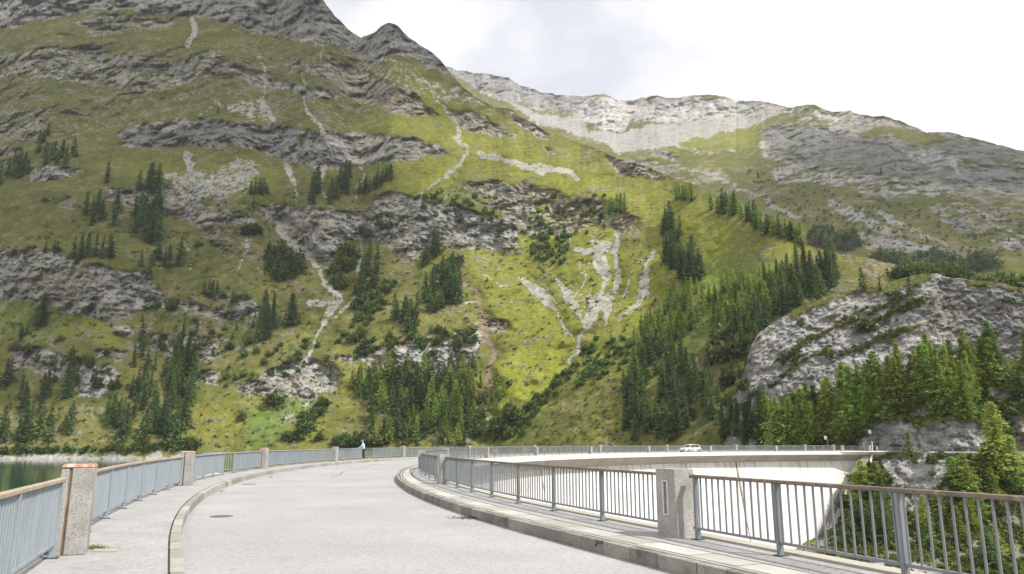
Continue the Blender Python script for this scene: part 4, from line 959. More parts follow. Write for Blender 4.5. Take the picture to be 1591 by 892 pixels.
# ------------------------------------------------------------ plants
def leafset(centres, dirs, lens, wids, rng, droop=0.0):
    """quads: a leaf clump per centre, long axis along dirs, random roll"""
    n = len(centres); d = dirs / (np.linalg.norm(dirs, axis=1, keepdims=True) + 1e-9)
    r = rng.normal(size=(n, 3)); s = np.cross(d, r); s /= (np.linalg.norm(s, axis=1, keepdims=True) + 1e-9)
    a = centres - d * lens[:, None] * .5; b = centres + d * lens[:, None] * .5; w = s * wids[:, None] * .5
    V = np.stack([a - w * .55, a + w * .8, b + w * .35, b - w * .7], 1).reshape(-1, 3)
    F = np.arange(4 * n).reshape(n, 4); return V, F
def conifer(seed, kind, lod):
    rng = np.random.default_rng(seed); nl = {0: 12, 1: 20, 2: 34}[lod]
    C = []; D = []; L = []; Wd = []; tint = []
    Rm = (0.225 if kind == 'spruce' else 0.235) * rng.uniform(.9, 1.15)
    lean = rng.normal(size=2) * .01
    for i in range(nl):
        z = 0.07 + 0.91 * (i / (nl - 1)) ** 0.92; rad = Rm * (1 - z) ** 0.72 * rng.uniform(.75, 1.12) + .008
        if kind == 'larch': rad *= min(1, .45 + z * 2.2)
        nb = int(3 + (6 if lod == 2 else 4) * (1 - z) + rng.integers(0, 2)); a0 = rng.uniform(0, 6.28)
        for b in range(nb):
            az = a0 + 6.283 * b / nb + rng.normal() * .3; Lb = rad * rng.uniform(.45, 1.25)
            if rng.uniform() < .08: continue
            ns = {0: 2, 1: 3, 2: 5}[lod]; up = rng.uniform(-.1, .12) if kind == 'larch' else rng.uniform(-.28, .02)
            tb = rng.uniform(.65, 1.3)
            for k in range(ns):
                t = (k + .7) / ns; r = Lb * t
                zz = z + up * r - (.9 if kind == 'spruce' else .3) * r * t * .35 + (.25 * r * t * t if kind == 'spruce' else 0)
                for m in range((2, 3, 5)[lod]):
                    o = rng.normal(size=3) * np.array([.013, .013, .012]) * (1.5 if lod < 2 else 1.15)
                    C.append((math.cos(az) * r + o[0] + lean[0] * z, math.sin(az) * r + o[1] + lean[1] * z, zz + o[2]))
                    sp_ = rng.normal(size=3) * .45
                    D.append((math.cos(az) + sp_[0], math.sin(az) + sp_[1], up - .25 + sp_[2] * .5))
                    q = {0: 1.7, 1: 1.0, 2: .5}[lod] * (1.15 - .55 * z)
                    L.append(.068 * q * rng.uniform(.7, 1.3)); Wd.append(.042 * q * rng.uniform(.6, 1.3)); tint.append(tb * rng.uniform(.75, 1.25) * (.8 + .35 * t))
    for k in range(6):                                             # leader
        C.append((lean[0], lean[1], .965 + .007 * k)); D.append((rng.normal() * .3, rng.normal() * .3, 1)); L.append(.03); Wd.append(.012); tint.append(1)
    V, F = leafset(np.array(C), np.array(D), np.array(L), np.array(Wd), rng)
    return V, F, np.repeat(np.array(tint), 4)
def bush(seed, lod=0):
    rng = np.random.default_rng(seed); n = [70, 260][lod]
    d = rng.normal(size=(n, 3)); d /= np.linalg.norm(d, axis=1, keepdims=True); d[:, 2] = np.abs(d[:, 2])
    lump = 0.75 + .25 * np.sin(d[:, 0] * 5 + seed) * np.cos(d[:, 1] * 6 + seed * 2)
    C = d * (rng.uniform(.55, 1, n) * lump)[:, None] * np.array([.62, .62, .95]); C[:, 2] += .05
    D = d + rng.normal(size=(n, 3)) * .7; s = [.34, .19][lod]
    V, F = leafset(C, D, rng.uniform(.7, 1.3, n) * s, rng.uniform(.6, 1.1, n) * s * .8, rng)
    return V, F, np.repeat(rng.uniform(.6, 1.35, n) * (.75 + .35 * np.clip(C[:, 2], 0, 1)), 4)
def veg_mesh(name, V, F, t, mat):
    me = mesh_np(name, V, F, mat, smooth=False)
    a = me.attributes.new('tint', 'FLOAT', 'POINT'); a.data.foreach_set('value', np.asarray(t, np.float32)); return me
TM = {}; TRUNK = {}
for kind in ('spruce', 'larch'):
    for lod in (0, 1, 2):
        TM[kind, lod] = []
        for s in range(5 if lod else 6):
            V, F, t = conifer(100 + s * 7 + lod * 50 + (kind == 'larch') * 500, kind, lod)
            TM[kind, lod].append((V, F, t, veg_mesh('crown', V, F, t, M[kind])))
q = MB(); q.tube([(0, 0, -.06), (0, 0, .02), (0.003, 0, .3), (0, .003, .65), (0, 0, .96)], [.02, .015, .011, .007, .0015], 6); TRUNK['c'] = q.mesh('trunk', M['bark'], smooth=True)
BM = {}
for lod in (0, 1):
    BM[lod] = []
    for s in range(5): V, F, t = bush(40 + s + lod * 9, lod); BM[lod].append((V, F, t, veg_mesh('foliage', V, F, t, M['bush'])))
q = MB()
for k in range(4): q.tube([(0, 0, -.1), (.1 * math.cos(k * 1.6), .1 * math.sin(k * 1.6), .25), (.25 * math.cos(k * 1.6), .25 * math.sin(k * 1.6), .6)], [.03, .022, .01], 5)
TRUNK['b'] = q.mesh('stem', M['bark'], smooth=True)

TREES = []   # (kind, px height, world point, label, group, seed, width factor)
rt = random.Random(77)
def inpoly(x, y, pts):
    c = False; n = len(pts)
    for i in range(n):
        ax, ay = pts[i]; bx, by = pts[(i + 1) % n]
        if (ay > y) != (by > y) and x < (bx - ax) * (y - ay) / (by - ay) + ax: c = not c
    return c
def one(sh, x, y, h, kind, label, group=None, wf=1.0):
    p, rk = ground(sh, x, y); TREES.append([kind, h, p, label, group, rt.random(), wf])
def cluster(sh, pts, n, h0, h1, kind, label, group, mind=5, wf=1.0, mix=None):
    got = []; xs = [p[0] for p in pts]; ys = [p[1] for p in pts]; tries = 0
    while len(got) < n and tries < n * 60:
        tries += 1; x = rt.uniform(min(xs), max(xs)); y = rt.uniform(min(ys), max(ys))
        if not inpoly(x, y, pts) or any((x - a) ** 2 + ((y - b) * 1.4) ** 2 < mind * mind for a, b in got): continue
        got.append((x, y)); k = kind if (mix is None or rt.random() > mix[1]) else mix[0]
        one(sh, x, y, rt.uniform(h0, h1), k, label, group, wf)
MS, FM, CG, BK, GS = 'mountainside', 'far_mountain', 'rock_crag', 'bank', 'gorge_side'
c = cluster
c(MS, [(-60,292),(0,290),(20,285),(60,272),(95,262),(125,252),(125,240),(70,240),(40,262),(-60,275)], 26, 24, 36, 'spruce', 'dark spruce in the grove on the shoulder at the upper left edge', 'spruces on the upper left shoulder', 6)
c(MS, [(52,238),(70,205),(76,208),(62,240)], 6, 18, 26, 'spruce', 'small dark spruce in the narrow line climbing above the upper left grove', 'spruces climbing above the upper left grove', 4)
c(MS, [(18,258),(45,255),(45,262),(18,262)], 4, 22, 36, 'spruce', 'dark spruce in the small clump below the tan scar at the upper left', 'spruces below the tan scar', 6)
one(MS, 167, 284, 36, 'spruce', 'lone dark spruce on the open pasture at the upper left')
one(MS, 205, 189, 6, 'spruce', 'tiny lone spruce beside the faint path high on the left slope')
one(MS, 339, 176, 14, 'spruce', 'left of the two tiny trees on the skyline of the grey band'); one(MS, 352, 172, 11, 'spruce', 'right of the two tiny trees above the grey band')
c(MS, [(206,298),(245,292),(245,300),(208,300)], 5, 34, 50, 'spruce', 'tall dark spruce topping the left tree column', 'spruces topping the left tree column', 6)
c(MS, [(122,328),(180,325),(195,350),(140,352)], 8, 28, 42, 'spruce', 'dark spruce in the loose group on the ledge left of the tree column', 'spruces left of the tree column', 8, .85)
c(MS, [(204,345),(215,318),(245,318),(255,360),(255,385),(215,385)], 17, 32, 46, 'spruce', 'dark spruce in the dense tree column down the left slope', 'spruces of the left tree column', 7)
c(MS, [(112,398),(175,398),(178,404),(112,404)], 6, 34, 44, 'spruce', 'dark spruce in the row standing on the rim of the left cliff', 'spruces on the left cliff rim', 8)
c(MS, [(70,392),(92,392),(92,396),(70,396)], 3, 16, 22, 'spruce', 'short dark spruce on the cliff rim near the left edge', 'short spruces on the cliff rim', 5)
c(MS, [(212,420),(232,404),(290,400),(290,425),(225,424)], 9, 26, 38, 'spruce', 'slender spruce on the rocky rim below the tree column', 'spruces below the tree column', 8)
c(MS, [(312,455),(335,452),(345,470),(315,470)], 6, 18, 28, 'spruce', 'small spruce on the grey ledge right of the left cliff', 'small spruces on the grey ledge', 6)
c(MS, [(388,300),(416,298),(416,302),(390,304)], 6, 18, 30, 'spruce', 'dark spruce in the little clump between the pale screes', 'spruces between the pale screes', 5)
c(MS, [(380,360),(400,358),(402,366),(382,368)], 5, 16, 24, 'bush', 'round dark shrub on the slope under the pale screes', 'shrubs under the pale screes', 5)
one(MS, 393, 322, 20, 'spruce', 'single small spruce above the middle grey cliff'); one(MS, 307, 383, 14, 'bush', 'round dark bush among the pale veins of the left slope')
c(MS, [(478,320),(492,285),(496,300),(494,325),(484,325)], 7, 28, 46, 'spruce', 'tall dark spruce in the left file above the middle cliff', 'left file of spruces above the middle cliff', 5)
c(MS, [(508,318),(535,270),(545,275),(538,312),(520,318)], 10, 26, 42, 'spruce', 'dark spruce in the right file above the middle cliff', 'right file of spruces above the middle cliff', 6)
c(MS, [(550,312),(560,296),(608,270),(608,282),(570,306)], 14, 20, 30, 'spruce', 'small dark spruce in the slanting row on the green spur', 'spruces in the slanting row on the spur', 5)
c(MS, [(398,400),(420,392),(470,412),(478,438),(430,440),(415,420)], 30, 20, 32, 'spruce', 'bushy dark spruce in the thick patch under the middle cliff', 'bushy spruces under the middle cliff', 6, 1.3)
c(MS, [(515,440),(535,392),(550,400),(550,448),(530,455)], 14, 18, 26, 'bush', 'dark rounded shrub in the patch between two pale gullies', 'shrubs between the pale gullies', 6)
c(MS, [(560,420),(575,385),(590,400),(600,420),(580,470),(562,470)], 16, 22, 38, 'spruce', 'dark spruce beside the right hand pale gully', 'spruces beside the right gully', 6)
c(MS, [(540,500),(560,450),(620,430),(600,470),(560,530),(510,540)], 34, 10, 20, 'bush', 'dark shrub scattered along the gully spur', 'shrubs along the gully spur', 7)
c(MS, [(650,415),(660,395),(682,378),(684,400),(668,418)], 7, 26, 38, 'spruce', 'dark spruce in the upper knot of the central grove', 'upper knot of the central grove', 5)
c(MS, [(655,450),(668,432),(700,428),(718,442),(712,490),(665,492)], 28, 30, 44, 'spruce', 'dark spruce in the main central grove on the green spur', 'spruces of the central grove', 6)
c(MS, [(612,498),(630,488),(652,480),(650,515),(618,510)], 11, 28, 44, 'spruce', 'dark spruce in the left lobe of the central grove', 'left lobe of the central grove', 5)
c(MS, [(660,430),(720,400),(720,425),(690,430)], 6, 14, 24, 'bush', 'dark bush above the central grove', 'bushes above the central grove', 8)
c(MS, [(400,530),(408,500),(428,500),(425,530)], 6, 48, 66, 'spruce', 'tall slim spruce in the group left of the lone broad spruce', 'tall slim spruces on the lower left slope', 6, .8)
one(MS, 453, 505, 52, 'spruce', 'lone broad dark spruce on the lower left meadow', None, 1.1); one(MS, 63, 507, 54, 'spruce', 'lone tall dark spruce on the green meadow under the left cliff', None, 1.15)
c(MS, [(25,525),(45,510),(45,525),(28,532)], 3, 18, 24, 'spruce', 'small spruce left of the lone tall spruce', 'small spruces by the lone tall spruce', 5)
c(MS, [(-60,690),(-60,590),(20,585),(60,600),(110,640),(120,690),(60,695)], 34, 32, 50, 'spruce', 'dark spruce in the shore wood at the left edge', 'spruces of the left shore wood', 9)
c(MS, [(92,620),(105,575),(118,580),(116,622)], 6, 34, 48, 'spruce', 'dark spruce in front of the bright grey outcrop', 'spruces before the bright outcrop', 6)
c(MS, [(168,690),(165,650),(200,610),(240,600),(300,600),(302,660),(280,690)], 38, 34, 52, 'spruce', 'dark spruce in the tall shore wood left of the railing start', 'spruces of the second shore wood', 8)
c(MS, [(262,608),(270,570),(302,560),(304,608)], 12, 40, 60, 'spruce', 'very tall dark spruce crowning the second shore wood', 'tall spruces crowning the shore wood', 6, .85)
c(MS, [(190,560),(215,520),(290,530),(300,560),(240,600)], 12, 22, 40, 'spruce', 'thin spruce among the broken rocks above the shore wood', 'thin spruces among broken rocks', 9, .8)
c(MS, [(0,700),(120,700),(300,690),(300,700),(150,705),(0,707)], 34, 8, 18, 'bush', 'leafy green bush along the lake shore', 'bushes along the lake shore', 9)
c(MS, [(540,600),(600,585),(720,590),(742,610),(740,695),(560,695),(580,640)], 105, 26, 46, 'spruce', 'green spruce in the big wood behind the railing', 'spruces of the big wood behind the railing', 8, 1.0, ('larch', .35))
c(MS, [(545,600),(560,580),(740,570),(745,590),(640,600)], 26, 22, 34, 'spruce', 'dark spruce along the upper edge of the big wood', 'upper edge of the big wood', 7)
one(MS, 425, 631, 30, 'bush', 'round dark tree under the low grey cliff'); one(MS, 497, 685, 18, 'bush', 'round dark bush above the railing near the walker'); one(MS, 558, 697, 34, 'bush', 'full green tree right behind the walker')
one(MS, 375, 652, 18, 'bush', 'round dark bush alone on the lower meadow')
c(MS, [(440,690),(480,640),(505,620),(510,630),(470,690)], 22, 10, 18, 'bush', 'green bush in the band along the small creek', 'bushes along the small creek', 6)
c(MS, [(505,690),(560,690),(600,690),(560,698)], 8, 14, 24, 'bush', 'green bush on the bank behind the walker', 'bushes behind the walker', 8)
c(MS, [(765,690),(800,650),(845,612),(890,560),(930,525),(938,532),(898,575),(858,622),(810,680)], 44, 9, 17, 'bush', 'leafy green bush in the band along the central creek', 'bushes along the central creek', 6)
c(MS, [(740,600),(790,600),(800,690),(745,690)], 26, 12, 30, 'bush', 'green bush under the brown gully', 'bushes under the brown gully', 8, 1.0, ('larch', .35))
c(MS, [(966,690),(960,620),(985,570),(1010,545),(1060,560),(1090,600),(1085,650),(1040,690)], 66, 32, 52, 'spruce', 'dark spruce in the steep wood right of centre', 'spruces of the steep wood', 8)
c(MS, [(1080,560),(1120,520),(1170,560),(1200,640),(1190,680),(1110,690),(1085,640)], 36, 26, 46, 'spruce', 'dark spruce in the gap left of the grey crag', 'spruces beside the grey crag', 9, 1.0, ('bush', .3))
c(MS, [(985,535),(1010,500),(1060,452),(1085,455),(1075,520),(1020,560),(990,565)], 56, 22, 34, 'larch', 'light green larch in the young wood above the steep wood', 'larches above the steep wood', 6)
c(MS, [(900,560),(960,520),(985,540),(970,580),(900,600)], 30, 8, 14, 'bush', 'small green bush on the bright meadow beside the young larches', 'bushes beside the young larches', 8)
c(MS, [(1068,500),(1120,450),(1200,440),(1215,480),(1160,520),(1075,520)], 46, 28, 46, 'larch', 'light green larch at the lower end of the ridge wood', 'larches of the ridge wood', 7)
c(MS, [(1110,540),(1180,490),(1220,490),(1170,545)], 13, 32, 50, 'spruce', 'dark spruce above the left end of the grey crag', 'spruces above the crag end', 8)
one(MS, 1192, 462, 58, 'spruce', 'slim tall larch standing free in front of the ridge wood', None, .7)
c(MS, [(1195,495),(1205,440),(1300,418),(1305,450),(1255,475),(1240,495)], 26, 40, 64, 'spruce', 'tall dark spruce in the ridge wood above the grey crag', 'tall spruces above the grey crag', 9)
one(MS, 1292, 446, 62, 'spruce', 'tall ragged dark larch at the right end of the ridge wood', None, .85)
c(MS, [(1048,308),(1078,309),(1078,314),(1050,312)], 6, 24, 30, 'larch', 'green tree in the clump on the crest of the green ridge', 'trees in the crest clump', 5, 1.2)
c(MS, [(1104,326),(1130,322),(1245,374),(1245,381),(1180,360)], 30, 24, 38, 'spruce', 'dark tree in the row along the crest of the green ridge', 'row of trees along the green crest', 5, 1.15, ('larch', .4))
c(MS, [(944,326),(976,326),(976,332),(946,333)], 7, 22, 32, 'larch', 'green tree in the clump above the tan notch', 'trees above the tan notch', 5, 1.2)
c(MS, [(1024,345),(1040,335),(1066,372),(1060,380),(1030,376)], 14, 24, 36, 'spruce', 'dark tree in the upper group on the bright ridge', 'upper group on the bright ridge', 6, 1.1)
c(MS, [(1030,400),(1055,395),(1090,420),(1092,442),(1070,442),(1035,412)], 24, 28, 50, 'spruce', 'dark tree in the lower group on the bright ridge slope', 'lower group on the bright ridge', 6, 1.15)
c(MS, [(1040,400),(1060,400),(1060,412),(1040,410)], 5, 20, 28, 'larch', 'bright green young larch in the lower group', 'young larches in the lower group', 5)
one(MS, 1178, 277 + 60, 10, 'spruce', 'tiny tree at the upper end of the crest row')
c(MS, [(822,380),(850,360),(880,372),(885,400),(870,415),(830,405)], 30, 9, 15, 'bush', 'dark shrub in the thick patch on the tan cliff', 'shrubs on the tan cliff', 7)
c(MS, [(640,300),(800,310),(940,300),(940,360),(880,370),(800,380),(650,330)], 70, 6, 13, 'bush', 'small dark shrub growing on the central cliffs', 'shrubs on the central cliffs', 9)
c(MS, [(560,340),(600,330),(640,340),(600,360)], 12, 8, 16, 'bush', 'dark shrub beside the cleft of the middle cliff', 'shrubs beside the cleft', 7)
c(MS, [(500,560),(600,520),(740,510),(745,560),(640,570)], 34, 10, 20, 'bush', 'dark shrub on the pale lower cliff', 'shrubs on the pale lower cliff', 8)
c(MS, [(190,480),(320,440),(420,470),(400,540),(300,560),(220,540)], 50, 8, 18, 'bush', 'dark shrub scattered on the broken left cliffs', 'shrubs on the broken left cliffs', 10, 1.0, ('spruce', .4))
c(MS, [(-60,540),(60,520),(200,560),(190,610),(60,600),(-60,600)], 22, 10, 22, 'bush', 'dark shrub around the lower left outcrops', 'shrubs around the lower left outcrops', 12)
c(MS, [(340,560),(420,540),(520,520),(530,560),(400,600),(350,610)], 28, 7, 14, 'bush', 'small dark shrub on the lower meadow slope', 'shrubs on the lower meadow', 10)
# far ridge trees
c(FM, [(1250,378),(1262,366),(1330,374),(1335,392),(1300,390)], 16, 20, 30, 'bush', 'round dark tree in the hazy row beyond the green ridge', 'hazy trees beyond the ridge', 6, 1.0)
c(FM, [(1360,404),(1405,408),(1400,414),(1365,412)], 6, 22, 28, 'bush', 'dark round tree under the pale band beyond the ridge', 'dark trees under the pale band', 7)
c(MS, [(1400,430),(1470,432),(1500,440),(1490,446),(1405,438)], 10, 28, 38, 'bush', 'broad dark tree just behind the top of the crag', 'broad trees behind the crag top', 9, 1.1)
c(MS, [(1490,446),(1591,448),(1640,452),(1640,462),(1500,456)], 14, 26, 40, 'bush', 'hazy broad tree behind the right side of the crag', 'hazy broad trees behind the crag', 10, 1.1)
c(FM, [(1380,425),(1440,400),(1540,400),(1540,430)], 12, 24, 36, 'bush', 'hazy dark tree on the slope behind the crag', 'hazy trees behind the crag', 9)
for x, y, h in ((1178,277,14),(1208,266,9),(1370,271,16),(1391,259,9),(1201,286,7),(1440,378,14),(1288,276,6)):
    one(FM, x, y, h, 'spruce', 'tiny dark tree alone on the hazy grey slopes at the right', 'tiny trees on the hazy slopes')
one(CG, 1341, 428 + 20, 34, 'spruce', 'ragged dark spruce on the grassy top of the crag'); one(CG, 1367, 432 + 20, 28, 'spruce', 'thin dead looking tree on the crag top', None, .5)
one(CG, 1414, 459, 30, 'spruce', 'compact dark spruce at the edge of the crag top', None, 1.2); one(CG, 1348, 515, 30, 'bush', 'dark bush clinging to the crag face')
c(CG, [(1300,480),(1420,470),(1540,452),(1591,470),(1400,500)], 10, 6, 12, 'bush', 'small shrub on a ledge of the crag', 'shrubs on ledges of the crag', 14)
c(CG, [(1126,700),(1128,655),(1150,640),(1200,640),(1200,700)], 18, 34, 56, 'spruce', 'dark spruce at the foot of the grey crag', 'spruces at the crag foot', 9, 1.0, ('larch', .3))
c(CG, [(1126,690),(1130,610),(1160,600),(1210,630),(1210,700)], 24, 12, 24, 'bush', 'dark bush at the foot of the grey crag', 'bushes at the crag foot', 8)
# the bright larch wood on the right bank
c(BK, [(1196,698),(1204,690),(1240,680),(1262,690),(1262,701),(1200,701)], 9, 60, 88, 'larch', 'green larch at the left end of the right bank wood', 'larches at the left end of the bank wood', 10, 1.1)
c(BK, [(1230,684),(1330,640),(1345,660),(1300,692),(1240,696)], 22, 62, 88, 'larch', 'green larch in the middle of the right bank wood', 'larches in the middle of the bank wood', 11, 1.1, ('spruce', .15))
c(BK, [(1330,638),(1390,616),(1470,600),(1480,640),(1400,645),(1345,650)], 23, 60, 92, 'larch', 'tall bright larch above the roadside rocks', 'larches above the roadside rocks', 11, 1.1, ('spruce', .12))
c(BK, [(1420,606),(1540,576),(1560,590),(1530,620),(1470,645),(1440,650)], 22, 58, 88, 'larch', 'tall green larch at the upper right of the bank wood', 'larches at the upper right of the bank wood', 11, 1.1, ('spruce', .25))
one(BK, 1384, 657, 82, 'larch', 'olive yellow larch standing in front of the bank wood', None, 1.25); one(BK, 1347, 663, 52, 'larch', 'young green larch at the left of the olive larch', None, 1.1)
one(BK, 1466, 655, 100, 'larch', 'broad bright larch directly above the roadside rocks', None, 1.2); one(BK, 1500, 652, 90, 'larch', 'broad larch with bare lower trunk above the rocks', None, 1.15)
one(BK, 1543, 590, 92, 'spruce', 'big broad dark spruce at the upper right of the wood', None, 1.3); one(BK, 1515, 595, 62, 'larch', 'young larch left of the big dark spruce')
c(BK, [(1560,565),(1600,556),(1680,545),(1680,560),(1600,570)], 8, 40, 64, 'larch', 'larch behind the right shoulder at the frame edge', 'larches behind the right shoulder', 10)
c(BK, [(1265,700),(1285,675),(1335,652),(1335,700)], 22, 10, 24, 'bush', 'leafy bush on the path slope beside the road', 'bushes on the path slope', 8)
c(BK, [(1545,700),(1535,620),(1591,590),(1680,590),(1680,640),(1560,640)], 22, 8, 18, 'bush', 'low bush on the stony right shoulder', 'bushes on the right shoulder', 10)
one(BK, 1588, 628, 44, 'spruce', 'dark spruce cut by the right frame edge', None, 1.3)
# gorge trees
one(GS, 1415, 712, 40, 'spruce', 'small dark spruce on the road edge right of the stairs', None, 1.1)
one(GS, 1558, 745, 116, 'larch', 'large thin larch rising past the road at the right edge', None, 1.1)
one(GS, 1580, 765, 84, 'larch', 'wide dark larch at the right frame edge below the road', None, 1.35); one(GS, 1540, 752, 60, 'larch', 'dark wide larch below the road left of the large thin one', None, 1.4)
one(GS, 1500, 772, 64, 'larch', 'bright green young larch below the road wall', None, 1.5); one(GS, 1485, 762, 50, 'larch', 'bright low larch beside the pale gorge rock', None, 1.5); one(GS, 1549, 790, 60, 'larch', 'pointed bright larch between rocks above the handrail', None, 1.2)
one(GS, 1362, 768, 48, 'larch', 'bright larch in front of the stairs at the dam end', None, 1.6); one(GS, 1348, 800, 80, 'larch', 'green larch low beside the dam wall', None, 1.4)
c(GS, [(1316,850),(1330,790),(1370,780),(1400,850)], 12, 40, 62, 'spruce', 'dark spruce in the gorge clump beside the dam wall', 'spruces in the gorge by the dam wall', 10, 1.25)
c(GS, [(1420,850),(1440,800),(1520,810),(1520,870),(1430,860)], 7, 36, 58, 'larch', 'green tree in the gorge right of the railing post', 'trees in the gorge behind the railing', 14, 1.4, ('spruce', .3))
c(GS, [(1530,900),(1540,820),(1640,800),(1660,960),(1540,960)], 10, 44, 70, 'larch', 'green larch in the lower right corner behind the railing', 'larches in the lower right corner', 14, 1.4, ('spruce', .2))
c(GS, [(1320,745),(1345,740),(1378,748),(1385,760),(1330,768)], 12, 12, 26, 'bush', 'leafy bush beside the stairs below the dam end', 'bushes beside the stairs', 8)
c(GS, [(1300,790),(1330,760),(1350,770),(1320,800)], 8, 12, 24, 'bush', 'leafy bush along the foot of the dam wall', 'bushes along the dam foot', 8)
c(GS, [(1270,880),(1310,850),(1420,862),(1591,850),(1700,900),(1700,960),(1300,960)], 44, 10, 20, 'bush', 'low olive bush on the gorge rocks behind the railing', 'bushes on the gorge rocks', 10)
c(GS, [(1440,712),(1591,712),(1591,760),(1440,760)], 26, 10, 24, 'bush', 'green bush under the road wall', 'bushes under the road wall', 10)

# tell the members of a grove apart by size and by where in the grove they stand
from collections import defaultdict
gr = defaultdict(list)
for t in TREES:
    if t[4]: gr[t[4], t[3]].append(t)
for key, l in gr.items():
    if len(l) < 2: continue
    pp = [proj(*t[2]) for t in l]; n_ = len(l)
    ox = sorted(range(n_), key=lambda i: pp[i][0]); cols_ = 2 if n_ < 8 else 3
    cellof = {}
    for k in range(cols_):
        part = ox[k * n_ // cols_:(k + 1) * n_ // cols_]; part.sort(key=lambda i: pp[i][1]); m_ = (len(part) + 1) // 2
        side = ('left', 'right')[k] if cols_ == 2 else ('left', 'middle', 'right')[k]
        if n_ < 4: cellof.update({i: side for i in part}); continue
        for j, i in enumerate(part): cellof[i] = ('upper ' if j < m_ else 'lower ') + side
    cells = defaultdict(list)
    for i, cname in cellof.items(): cells[cname].append(i)
    for cname, ids in cells.items():
        ids.sort(key=lambda i: -l[i][1])
        for j, i in enumerate(ids):
            pre = ''
            if len(ids) > 1 and len(key[1].split()) < 13: pre = 'tallest ' if j == 0 else ('shortest ' if j == len(ids) - 1 else '')
            l[i][3] = (pre + key[1] + ', ' + cname)
# the 300 largest of each kind are things of their own, the rest are one mass per kind
names = {'spruce': 'spruce_tree', 'larch': 'larch_tree', 'bush': 'shrub'}
for kind in ('spruce', 'larch', 'bush'):
    lst = sorted([t for t in TREES if t[0] == kind], key=lambda t: -t[1]); VV = []; FF = []; TT = []; nv = 0
    print(kind, len(lst))
    for i, (k, h, p, label, group, rs_, wf) in enumerate(lst):
        H = h * p[1] / FPX * 1.02; rz = rs_ * 40; wf = wf * (0.78 + .5 * ((rs_ * 13) % 1)); tl = (((rs_ * 29) % 1) - .5) * .09
        if i < 300:
            o = empty(names[kind], (p[0], p[1], p[2] - .02 * H), rz, label, 'tree' if kind != 'bush' else 'shrub', group); o.rotation_euler = (tl, -tl * .7, rz)
            if kind == 'bush': me = BM[1 if h > 16 else 0]; st_ = TRUNK['b']; nm = ('foliage', 'stem'); o.scale = (H * wf, H * wf, H)
            else: me = TM[kind, 2 if h > 48 else (1 if h > 24 else 0)]; st_ = TRUNK['c']; nm = ('crown', 'trunk'); o.scale = (H * wf, H * wf, H)
            m = me[int(rs_ * 997) % len(me)]
            link(nm[0], m[3], o)
            if h > 9: link(nm[1], st_, o)
        else:
            me = BM[0] if kind == 'bush' else TM[kind, 0]
            V, F, t, _ = me[int(rs_ * 997) % len(me)]; c_, s_ = math.cos(rz), math.sin(rz)
            X = V[:, 0] * c_ - V[:, 1] * s_; Yy = V[:, 0] * s_ + V[:, 1] * c_
            VV.append(np.stack([X * H * wf + p[0], Yy * H * wf + p[1], V[:, 2] * H + p[2] - .02 * H], 1)); FF.append(F + nv); nv += len(V); TT.append(t * (.75 + .5 * rs_))
    if VV: tag(link(names[kind] + 's_beyond', veg_mesh('mass', np.concatenate(VV), np.concatenate(FF), np.concatenate(TT), M[kind])), kind='stuff')
# low scrub and tufts that nobody could count
def scrub(name, sh, pts, n, h0, h1, mat, seed, rockmax=1.0):
    r = random.Random(seed); rng = np.random.default_rng(seed); xs = [p[0] for p in pts]; ys = [p[1] for p in pts]; VV = []; FF = []; TT = []; nv = 0; c = 0; t = 0
    while c < n and t < n * 30:
        t += 1; x = r.uniform(min(xs), max(xs)); y = r.uniform(min(ys), max(ys))
        if not inpoly(x, y, pts): continue
        p, rk = ground(sh, x, y)
        if rk > rockmax: continue
        H = r.uniform(h0, h1) * p[1] / FPX; k = 9; d = rng.normal(size=(k, 3)); d[:, 2] = np.abs(d[:, 2])
        C_ = d * .35 * H + np.array(p); V, F = leafset(C_, d + rng.normal(size=(k, 3)), rng.uniform(.5, 1, k) * H, rng.uniform(.4, .8, k) * H, rng)
        VV.append(V); FF.append(F + nv); nv += len(V); TT.append(np.full(len(V), r.uniform(.6, 1.3))); c += 1
    tag(link(name, veg_mesh(name, np.concatenate(VV), np.concatenate(FF), np.concatenate(TT), mat)), kind='stuff')
scrub('scrub', MS, [(-100,700),(-100,400),(300,280),(560,300),(800,290),(960,320),(1100,450),(1180,600),(1180,690),(400,695)], 2600, 2, 5.5, M['bush'], 3)
scrub('scrub', FM, [(1150,260),(1300,300),(1591,330),(1700,400),(1400,400),(1200,330)], 500, 2, 5, M['bush'], 4)
scrub('scrub', MS, [(740,690),(940,520),(1000,540),(1000,690)], 260, 2, 4.5, M['bush'], 5)
scrub('scrub', CG, [(1180,600),(1250,490),(1440,440),(1600,460),(1600,560),(1250,620)], 500, 2.5, 6, M['bush'], 6, .6)
scrub('scrub', BK, [(1200,700),(1340,640),(1591,570),(1700,560),(1700,700)], 1600, 4, 9, M['bush'], 7, .7)
scrub('scrub', GS, [(1250,900),(1340,720),(1591,706),(1700,720),(1700,960),(1200,960)], 2600, 4, 10, M['bush'], 8, .8)
print('plants', time.time() - T0)
